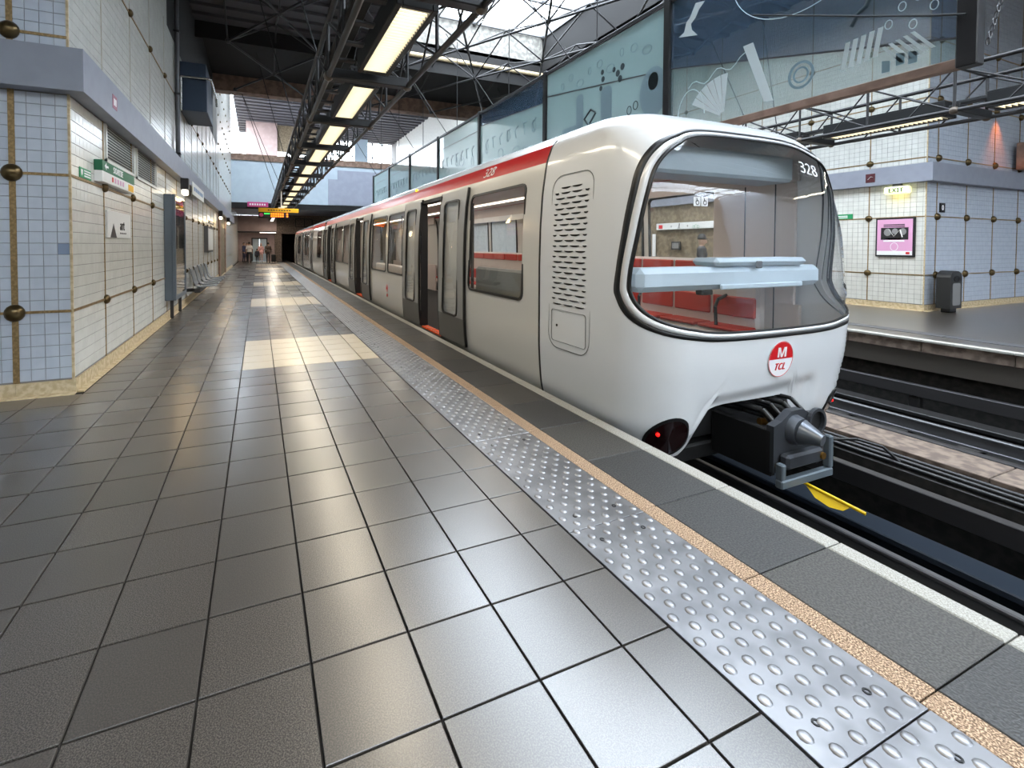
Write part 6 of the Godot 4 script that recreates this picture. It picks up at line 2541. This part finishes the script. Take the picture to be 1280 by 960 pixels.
func stance(h: float, stride: float, wide := 1.0, arms := 0.1) -> Array:
	var s := h / 1.75
	var V := func(x: float, y: float, z: float) -> Vector3:
		return Vector3(x * wide, y, z) * s
	var b := []
	b.append([V.call(0, 1.575, 0.01), V.call(0, 1.655, 0.0), 0.085 * s, 0.09 * s])
	b.append([V.call(0, 1.56, 0.05), V.call(0, 1.60, 0.06), 0.045 * s, 0.05 * s])
	b.append([V.call(0, 1.42, -0.01), V.call(0, 1.55, 0.0), 0.058 * s, 0.052 * s])
	b.append([V.call(-0.12, 1.36, 0), V.call(0.12, 1.36, 0), 0.095 * s, 0.095 * s])
	b.append([V.call(-0.08, 1.24, 0.01), V.call(0.08, 1.24, 0.01), 0.115 * s, 0.115 * s])
	b.append([V.call(-0.07, 1.05, 0.01), V.call(0.07, 1.05, 0.01), 0.108 * s, 0.108 * s])
	b.append([V.call(-0.08, 0.93, 0), V.call(0.08, 0.93, 0), 0.115 * s, 0.115 * s])
	for sd in [-1.0, 1.0]:
		var sw: float = stride * sd
		b.append([V.call(sd * 0.185, 1.375, 0), V.call(sd * 0.235, 1.12, -sw * 0.5 - 0.02), 0.055 * s, 0.043 * s])
		b.append([V.call(sd * 0.235, 1.12, -sw * 0.5 - 0.02), V.call(sd * 0.235, 0.88, -sw * 0.9 + arms), 0.042 * s, 0.03 * s])
		b.append([V.call(sd * 0.235, 0.86, -sw * 0.9 + arms), V.call(sd * 0.23, 0.78, -sw * 0.95 + arms + 0.02), 0.034 * s, 0.028 * s])
		b.append([V.call(sd * 0.09, 0.90, 0), V.call(sd * 0.095, 0.49, sw * 0.75 + 0.02), 0.09 * s, 0.062 * s])
		b.append([V.call(sd * 0.095, 0.49, sw * 0.75 + 0.02), V.call(sd * 0.095, 0.09, sw * 1.2 - 0.03), 0.058 * s, 0.042 * s])
		b.append([V.call(sd * 0.095, 0.05, sw * 1.2 - 0.06), V.call(sd * 0.10, 0.04, sw * 1.2 + 0.14), 0.045 * s, 0.034 * s])
	return b

func painter(h: float, top: Color, legs: Color, skin: Color, hair: Color, shoe: Color, long_sleeve: bool, hem := 0.92) -> Callable:
	var s := h / 1.75
	return func(v: Vector3) -> Color:
		var y := v.y / s
		var x := absf(v.x) / s
		if y > 1.66 or (y > 1.56 and v.z < -0.02 * s):
			return hair
		if y > 1.45 and x < 0.12:
			return skin
		if x > 0.185 and y < (0.90 if long_sleeve else 1.16):
			return skin
		if y > hem:
			return top
		if y > 0.09:
			return legs
		return shoe

func build_people() -> void:
	var sk := Color(0.42, 0.24, 0.17)
	var hr := Color(0.02, 0.017, 0.015)
	var sh := Color(0.03, 0.03, 0.03)
	# walking away towards the far end
	var p1 := person("person in a white shirt and dark trousers walking away", P(-0.72, 0.0, 41.6), 0.0 + PI, 1.78, stance(1.78, 0.14), painter(1.78, Color(0.62, 0.58, 0.55), Color(0.03, 0.03, 0.035), sk, hr, sh, false), 0.03)
	var p2 := person("child in dark clothes walking beside the white shirt", P(-0.12, 0.0, 41.5), PI, 1.22, stance(1.22, 0.10), painter(1.22, Color(0.03, 0.03, 0.04), Color(0.03, 0.03, 0.035), sk, hr, sh, true), 0.025)
	var p3 := person("person in a pale pink top walking behind the child", P(0.18, 0.0, 43.2), PI, 1.68, stance(1.68, 0.12), painter(1.68, Color(0.66, 0.36, 0.34), Color(0.42, 0.28, 0.24), sk, Color(0.4, 0.25, 0.2), sh, true, 0.75), 0.03)
	var p4 := person("person in dark brown clothes pulling a black suitcase", P(0.74, 0.0, 41.9), PI, 1.76, stance(1.76, 0.13), painter(1.76, Color(0.07, 0.045, 0.035), Color(0.05, 0.035, 0.03), sk, hr, sh, true), 0.03)
	var p5 := person("person in a navy jacket standing by the left wall", P(-1.2, 0.0, 44.2), 1.2, 1.74, stance(1.74, 0.03), painter(1.74, Color(0.03, 0.035, 0.08), Color(0.03, 0.03, 0.06), sk, hr, sh, true), 0.03)
	var p6 := person("person in a dark purple coat close to the left wall", P(-0.95, 0.0, 45.0), -1.0, 1.72, stance(1.72, 0.03), painter(1.72, Color(0.06, 0.03, 0.09), Color(0.03, 0.03, 0.05), sk, hr, sh, true, 0.6), 0.03)
	var su := thing("suitcase", "black upright suitcase held by the person in brown", "suitcase", P(1.16, 0, 41.9))
	var st := S()
	cbox(st, 0.98, 1.34, 0.08, 0.72, 41.8, 42.05, 0.04)
	part(st, "shell", M.black, su)
	st = S()
	path_tube(st, [P(1.02, 0.72, 42.0), P(1.0, 0.95, 41.98), P(1.1, 0.95, 41.98), P(1.12, 0.72, 42.0)], 0.012)
	part(st, "handle", M.steel_mid, su)
	for q in [[1.04, 41.84], [1.28, 41.84], [1.04, 42.0], [1.28, 42.0]]:
		st = S()
		tube(st, P(q[0] - 0.02, 0.045, q[1]), P(q[0] + 0.02, 0.045, q[1]), 0.045, 0.045, 10)
		part(st, "wheel", M.rubber, su)
	# across the tracks, seen through the cab: cap, dark jacket, phone in hand
	var b := stance(1.80, 0.02, 1.05)
	b = b.filter(func(e): return not (absf(e[1].x) > 0.2))
	for sd in [-1.0, 1.0]:
		b.append([Vector3(sd * 0.20, 1.41, 0), Vector3(sd * 0.27, 1.15, 0.04), 0.062, 0.05])
		b.append([Vector3(sd * 0.27, 1.15, 0.04), Vector3(sd * 0.07, 1.17, 0.27), 0.048, 0.033])
		b.append([Vector3(sd * 0.06, 1.17, 0.28), Vector3(sd * 0.035, 1.18, 0.33), 0.036, 0.03])
		for k in 4:
			b.append([Vector3(sd * 0.04, 1.155 + 0.018 * k, 0.335), Vector3(sd * 0.012, 1.155 + 0.018 * k, 0.365), 0.010, 0.008])
		b.append([Vector3(sd * 0.05, 1.21, 0.31), Vector3(sd * 0.02, 1.235, 0.335), 0.011, 0.009])
	b.append([Vector3(0, 1.625, 0.085), Vector3(0, 1.60, 0.11), 0.018, 0.02])
	var dark := Color(0.02, 0.02, 0.024)
	var p7 := person("person in a black cap and dark jacket holding a phone", P(10.75, 0.0, 8.75), 0.55, 1.80, b, func(v: Vector3) -> Color:
		if v.y > 1.50 and absf(v.x) < 0.13:
			return Color(0.36, 0.22, 0.15) if v.y < 1.66 else hr
		if v.z > 0.27 and v.y > 1.1:
			return Color(0.36, 0.22, 0.15)
		if v.y > 0.93:
			return dark
		return Color(0.10, 0.13, 0.18) if v.y > 0.09 else sh, 0.02)
	st = S()
	var cap := SphereMesh.new()
	cap.radius = 0.112
	cap.height = 0.15
	cap.is_hemisphere = true
	cap.radial_segments = 20
	cap.rings = 8
	var cm := MeshInstance3D.new()
	cm.name = "cap"
	cm.mesh = cap
	cm.material_override = M.black
	p7.add_child(cm)
	cm.position = Vector3(0, 1.685, 0.0)
	var pk := MeshInstance3D.new()
	pk.name = "cap_peak"
	st = S()
	var poly := PackedVector2Array()
	for i in 9:
		poly.append(Vector2(cos(PI * i / 8.0) * 0.10, sin(PI * i / 8.0) * 0.10))
	prism(st, poly, Vector3(0, 1.69, 0.07), Vector3.RIGHT, Vector3(0, -0.15, 1).normalized(), Vector3(0, 0.012, 0))
	pk.mesh = st.commit()
	pk.material_override = M.black
	p7.add_child(pk)
	var ph := thing("phone", "pale phone in the hands of the person wearing a cap", "phone", p7.position + Basis(Vector3.UP, 0.55) * Vector3(0, 1.19, 0.355))
	ph.rotation.y = 0.55
	var pm := MeshInstance3D.new()
	pm.name = "phone_body"
	st = S()
	prism(st, rrect(0.075, 0.15, 0.012), Vector3.ZERO, Vector3.RIGHT, Vector3(0, 0.8, 0.6), Vector3(0, -0.006, 0.008))
	pm.mesh = st.commit()
	pm.material_override = M.sign_white
	ph.add_child(pm)
